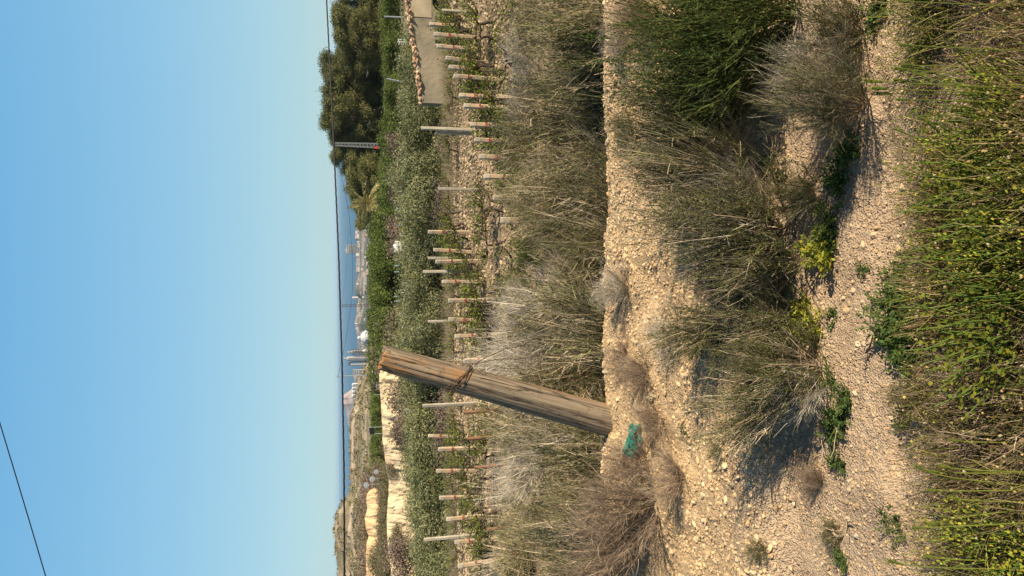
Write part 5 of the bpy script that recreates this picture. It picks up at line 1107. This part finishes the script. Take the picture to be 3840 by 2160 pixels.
# ------------------------------------------------------------------ foreground grass and flowers
def fore_grass():
    n = 84000; y = rng.uniform(.62, 1.80, n); x = rng.uniform(-1.65, 1.65, n)
    edge = 1.66 + .10 * fbm(x * 2, x * 0, 3, 101) - .03 * x * 0 + np.interp(x, [-1, -.5, 0, .4, 1], [-.13, -.03, .0, .03, .07]); keep = (y < edge) & (rng.uniform(0, 1, n) < .66 + 2.6 * fbm(x * 3.2, y * 3.2, 3, 102)); x, y = x[keep], y[keep]; n = len(x)
    k = 5; d = rng.normal(0, .30, (n, 3)) + np.array([.0, .10, 0]); d[:, 2] = 1; zone = fbm(x * 2.2 + 7, y * 2.2, 3, 103)
    L = rng.uniform(.09, .25, n) * (1 + 1.1 * fbm(x * 4, y * 4, 3, 104)) * np.interp(edge[keep] - y, [0, .12, .6], [.6, 1, 1.1]); P = strands(np.stack([x, y, G(x, y) - .01], -1), d, L, k, 0, .10, .25)
    wid = rng.uniform(.0007, .0019, n); V, Fq = tubes(P, np.linspace(1, .35, k)[None] * wid[:, None], 3)
    pal = np.array([(.14, .165, .025), (.30, .30, .05), (.06, .08, .016), (.46, .36, .17), (.26, .185, .085), (.14, .09, .045), (.30, .23, .11)])
    pw = np.where(zone > .03, 0, 1); c = np.where(rng.uniform(0, 1, n) < np.where(pw == 0, .70, .38), rng.integers(0, 3, n), rng.integers(3, 7, n)); cc = pal[c] * rng.uniform(.6, 1.35, (n, 1))
    mb = MB(); mb.add(V, Fq, np.repeat(cc, k * 3, 0))
    # small seed heads at the tips
    j = rng.choice(n, 9000, replace=False); tp = P[j, -1]; V, Fc, m_ = stones(tp, rng.uniform(.0018, .0040, len(j)), 1.1, .1); c2 = np.array([(.50, .33, .15), (.42, .27, .12), (.50, .42, .12), (.45, .38, .20)])[rng.integers(0, 4, len(j))] * rng.uniform(.7, 1.3, (len(j), 1)); mb.add(V, Fc, np.repeat(c2, m_, 0))
    return tag(mb.build('grass', M['grassy'], cols=True), kind='stuff')
fore_grass()
# dead grey twigs in the grass
for i, (px, py, w, h, lab) in enumerate([(3790, 300, .30, .26, 'grey brown dead bush in the grass near the top right corner'), (3790, 1150, .3, .24, 'dark dead bush deep in the grass at the right edge'), (3800, 1500, .34, .30, 'purplish grey dead bush leaning into the right edge'), (3800, 760, .28, .22, 'grey dead stems in the grass below the yellow green flowers'), (3800, 2080, .28, .24, 'grey dead bush at the bottom right corner'), (3500, 950, .22, .16, 'dark leafless bush just inside the grass above the herbs'), (3560, 1760, .2, .16, 'grey dry stems among the lower grass')]):
    p = hit(px, py); shrub(p + np.array([0, -.10, -.02]), h * .75, w * .62, 'dead', lab, None, (rng.uniform(-.2, .2), rng.uniform(-.2, .2)))
# yellow-green flowering clumps
def flower_variant(n=26, H=.27, nl=330, sz=.0095):
    a = rng.uniform(0, 2 * PI, n); d = np.stack([np.cos(a) * .35, np.sin(a) * .35, np.ones(n)], -1) + rng.normal(0, .12, (n, 3)); P = strands(np.zeros((n, 3)) + rng.normal(0, .02, (n, 3)) * [1, 1, 0], d, rng.uniform(.6, 1.0, n) * H, 6, .2, .10)
    V, Fq = tubes(P, np.linspace(.0022, .0012, 6)[None] * np.ones((n, 1)), 4); s = MB(); s.add(V, Fq)
    j = rng.integers(0, n, nl); t = rng.uniform(0, 1, nl) ** .45; K = 5; f = t * K; i0 = np.minimum(f.astype(int), K - 1); q = P[j, i0] + (P[j, i0 + 1] - P[j, i0]) * (f - i0)[:, None]; o = rng.normal(0, .012, (nl, 3)); l = MB(); V, Fq = leaves(q + o, unit(o + [0, -.2, .012]), rng.uniform(.7, 1.4, nl) * sz, rng.uniform(.7, 1.4, nl) * sz * .8); l.add(V, Fq, tints(nl, 4, .2, .15)); return s.mesh('stems'), l.mesh('foliage', cols=True)  # the foliage mesh holds the plant's yellow-green florets
FV = [flower_variant() for _ in range(4)]; fu = {}
M['stemgreen'] = mat('green_stem', (.12, .17, .03), (.08, .12, .02), 9)
FL = [(3560, 470), (3500, 560), (3620, 600), (3560, 690), (3640, 740), (3540, 820), (3610, 880), (3700, 900), (3560, 960), (3640, 1010), (3590, 1130), (3680, 1060), (3540, 1200), (3600, 1290), (3520, 2050), (3600, 2100), (3650, 2040), (3700, 640), (3750, 800), (3500, 400), (3640, 330), (3600, 1190), (3480, 640)]
for i, (px, py) in enumerate(FL):
    q_ = hit(px, py, y0=.8, lift=.24); p = on(q_[0], q_[1]); v = i % 4
    if v not in fu: r = empty('flowering_plant'); obj('stems', FV[v][0], M['stemgreen'], r); obj('foliage', FV[v][1], M['flower'], r); fu[v] = r
    else: r = copy_tree(fu[v])
    r.location = p; s = rng.uniform(.85, 1.15); r.scale = (s, s, s); r.rotation_euler = (rng.normal(0, .1), rng.normal(0, .1), rng.uniform(0, 6.28)); tag(r, f'yellow green flowering plant in the tall grass, {NUMW[1 + sorted([q[1] for q in FL]).index(py)]} from the top edge', 'flowering plant', 'yellow green flowering plants')
# low leafy herbs and weeds
def herb_variant(nl=420, H=.09, R_=.10, l=.022, w=.010):
    n = 22; a = rng.uniform(0, 2 * PI, n); d = np.stack([np.cos(a), np.sin(a), rng.uniform(.3, 1.4, n)], -1); P = strands(np.zeros((n, 3)), d, rng.uniform(.5, 1.1, n) * R_, 5, .3, .12); V, Fq = tubes(P, np.full((n, 5), .0013), 3); s = MB(); s.add(V, Fq)
    j = rng.integers(0, n, nl); t = rng.uniform(.1, 1, nl) * 4; i0 = np.minimum(t.astype(int), 3); q = P[j, i0] + (P[j, i0 + 1] - P[j, i0]) * (t - i0)[:, None] + rng.normal(0, .008, (nl, 3)); ax_ = unit(P[j, i0 + 1] - P[j, i0]) + rng.normal(0, .6, (nl, 3)); L_ = MB(); V, Fq = leaves(q, unit(rng.normal(0, .5, (nl, 3)) + [0, 0, 1]), rng.uniform(.6, 1.3, nl) * l, rng.uniform(.6, 1.3, nl) * w, ax_); L_.add(V, Fq, tints(nl, 4, .25, .12)); return s.mesh('stems'), L_.mesh('foliage', cols=True)
EV = [herb_variant() for _ in range(3)] + [herb_variant(300, .1, .13, .016, .006)]; eu = {}
HERB = [(3400, 1040, 1.0, 'herb'), (3390, 1090, 1.1, 'herb'), (3400, 1150, 1.1, 'herb'), (3400, 1215, 1.2, 'herb'), (3395, 1270, 1.2, 'herb'), (3400, 1320, 1.1, 'herb'), (3410, 1370, 1.0, 'herb'), (3460, 1110, 1.0, 'herb'), (3460, 1240, 1.1, 'herb'), (3450, 1310, 1.0, 'herb'), (3420, 980, .9, 'herb'),
    (3200, 530, 1.1, 'herb'), (3205, 575, 1.1, 'herb'), (3170, 640, 1.0, 'herb'), (3150, 700, 1.0, 'herb'), (3130, 800, 1.1, 'herb'), (3130, 850, 1.1, 'herb'), (3110, 900, 1.1, 'flower'), (3100, 950, 1.2, 'flower'), (3050, 1160, 1.2, 'flower'), (3020, 1210, 1.1, 'flower'), (3060, 1230, 1.0, 'flower'), (3140, 1190, .6, 'herb'), (3170, 1530, .9, 'herb'), (3160, 1580, 1.1, 'herb'), (3140, 1620, 1.1, 'herb'), (3180, 1500, .8, 'herb'), (3120, 1420, 1.0, 'herb'), (3160, 1740, .9, 'herb'), (2572, 1612, .5, 'herb'), (3170, 2100, .6, 'herb'), (3300, 1150, .6, 'herb'), (3240, 1010, .5, 'herb'), (2880, 620, .7, 'herb'), (3420, 1560, 1.0, 'herb'), (3380, 2000, .8, 'herb'), (3300, 60, .9, 'herb'), (3320, 30, 1.0, 'herb'), (2520, 330, .7, 'herb'), (2600, 210, 1.0, 'herb'), (3360, 1940, .7, 'herb')]
hs = sorted([q[1] for q in HERB])
for i, (px, py, s, m) in enumerate(HERB):
    p = hit(px, py); v = i % 4; key = (v, m)
    if key not in eu: r = empty('leafy_weed'); obj('stems', EV[v][0], M['stemgreen'], r); c_ = EV[v][1].copy(); c_.materials.clear(); obj('foliage', c_, M[m], r); eu[key] = r
    else: r = copy_tree(eu[key])
    r.location = p - np.array([0, 0, .005]); s *= rng.uniform(.6, .9); r.scale = (s, s, s); r.rotation_euler = (0, 0, rng.uniform(0, 6.28))
    where = 'at the path edge' if px > 3360 else ('on the path' if px > 3230 else ('on the lower bank' if px > 3000 else 'on the upper bank'))
    tag(r, f'{"low green herb" if m == "herb" else "yellowish green weed"} {where}, {NUMW[min(30, hs.index(py) + 1)] if hs.index(py) < 30 else "near the bottom, " + NUMW[len(hs) - hs.index(py)] + " last"} from the top edge', 'weed', 'low herbs and weeds')
# wild barley heads standing out of the grass
BR = [((3235, 303), (3560, 322)), ((3260, 330), (3560, 345)), ((3278, 351), (3560, 352)), ((3350, 297), (3580, 335)), ((3352, 255), (3580, 285)), ((3370, 168), (3580, 180)), ((3358, 373), (3560, 375)), ((3380, 243), (3560, 250)), ((3418, 778), (3640, 800)), ((3428, 1745), (3650, 1850)), ((3470, 1765), (3680, 1790)), ((3520, 1745), (3740, 1790)), ((3480, 1838), (3700, 1850)), ((3325, 2102), (3600, 2165)), ((3465, 2085), (3680, 2120)), ((3480, 1970), (3700, 1905)), ((3370, 5), (3560, 10)), ((3420, 1980), (3640, 1975)), ((3560, 1865), (3740, 1900)), ((3560, 1650), (3760, 1670))]
bs = sorted(range(len(BR)), key=lambda q: BR[q][0][1])
for i, ((tx, ty), (bx, by)) in enumerate(BR):
    Y = 1.36 + .04 * math.sin(i); t = at(tx, ty, Y); b = at(bx, by, Y - .05); b2 = np.array([b[0] * 1.0, Y - .08, float(G(b[0], Y)) - .01]); q = np.linspace(0, 1, 9)[:, None]
    P = b2 * (1 - q) ** 1 + t * q + (b - b2) * (np.sin(q * PI) * .35) ; r = empty('wild_barley', b2); P = P - b2; mb = MB(); mb.tube(P[:7], np.linspace(.0016, .0011, 7), 5); mb.build('stem', M['barley'], r)
    mb = MB(); A, B = P[6], P[8]; d = unit(B - A); Ln = float(np.linalg.norm(B - A)); n = 90; u = rng.uniform(0, .62, n); o = rand_unit(n); o = unit(o - d * (o @ d)[:, None]); p0 = A + d * (u * Ln)[:, None]; dr = unit(d + o * .22)
    V, Fq = leaves(p0 + dr * .006, o, .014, .0045, dr); mb.add(V, Fq, tints(n, 4, .15, .1)); S = strands(p0, dr, rng.uniform(.5, .9, n) * Ln * .6, 3, 0, .03); V, Fq = tubes(S, np.full((n, 3), .00045), 3); mb.add(V, Fq)
    mb.build('seed_head', M['barley'], r, cols=True); tag(r, f'wild barley stalk with a bristly green gold head, {NUMW[1 + bs.index(i)]} from the top edge', 'grass stalk', 'wild barley stalks')
# reddish dock stems
for px, py, px2, lab in [(3300, 820, 3520, 'thin reddish brown stem arching over the path edge'), (3400, 1212, 3620, 'straight dark red stem standing in the green herbs'), (3420, 1400, 3500, 'short brown stem at the grassy edge by the lower herbs')]:
    a, b = at(px, py, 1.5), hit(px2, py - 25, y0=.8); b[2] = float(G(b[0], b[1])) - .01; q = np.linspace(0, 1, 12)[:, None]; mb = MB(); mb.tube(b * (1 - q) + a * q + np.concatenate([.012 * np.sin(q * 5), q * 0, q * 0], 1), np.linspace(.0024, .0012, 12), 6)
    o = mb.build('dock_stem', M['rustwood']); tag(o, lab, 'stem')
# fallen dry stalks and roots lying over the bank
for px, py, qx, qy, lab in [(3110, 250, 3220, 10, 'bleached broken root near the top edge of the path'), (3060, 175, 3110, 85, 'pale dead stick lying on the bank beside the top corner'), (3270, 1290, 3300, 1215, 'thin dry stick lying across the path'), (2240, 255, 2330, 405, 'bare twisted branch hanging over the crest'), (2870, 1580, 2935, 1900, 'long bare trailing stem running down the sandy bank'), (3070, 1640, 3190, 1610, 'short grey stick on the lower bank'), (3150, 2000, 3210, 1960, 'dark forked twig above the brown stone'), (2470, 1900, 2540, 2020, 'curved pale twig below the dead brown shrub')]:
    a, b = hit(px, py), hit(qx, qy); q = np.linspace(0, 1, 14)[:, None]; P = a * (1 - q) + b * q; P[:, 2] = G(P[:, 0], P[:, 1]) + .012 + .01 * np.sin(q[:, 0] * 9); P[:, 0] += .02 * np.sin(q[:, 0] * 7 + px); mb = MB(); mb.tube(P, np.linspace(.005, .002, 14), 6)
    for k in (4, 7, 10): S = strands(P[k][None], np.array([[rng.normal(), rng.normal(), .5]]), np.array([.09]), 5, 0, .2)[0]; mb.tube(S, np.linspace(.002, .001, 5), 4)
    tag(mb.build('dry_stick', M['twig']), lab, 'stick')

# ------------------------------------------------------------------ the air
HZ = True
if HZ:
    m = bpy.data.materials.new('air'); m.use_nodes = True; t = m.node_tree; t.nodes.remove(t.nodes['Principled BSDF']); v = t.nodes.new('ShaderNodeVolumePrincipled'); v.inputs['Color'].default_value = (.76, .93, 1.0, 1); v.inputs['Density'].default_value = 7e-5; v.inputs['Anisotropy'].default_value = .2
    t.links.new(v.outputs[0], t.nodes['Material Output'].inputs['Volume']); mb = MB(); mb.box((0, 15000, -25), (64000, 44000, 88)); tag(mb.build('haze', m), kind='stuff')
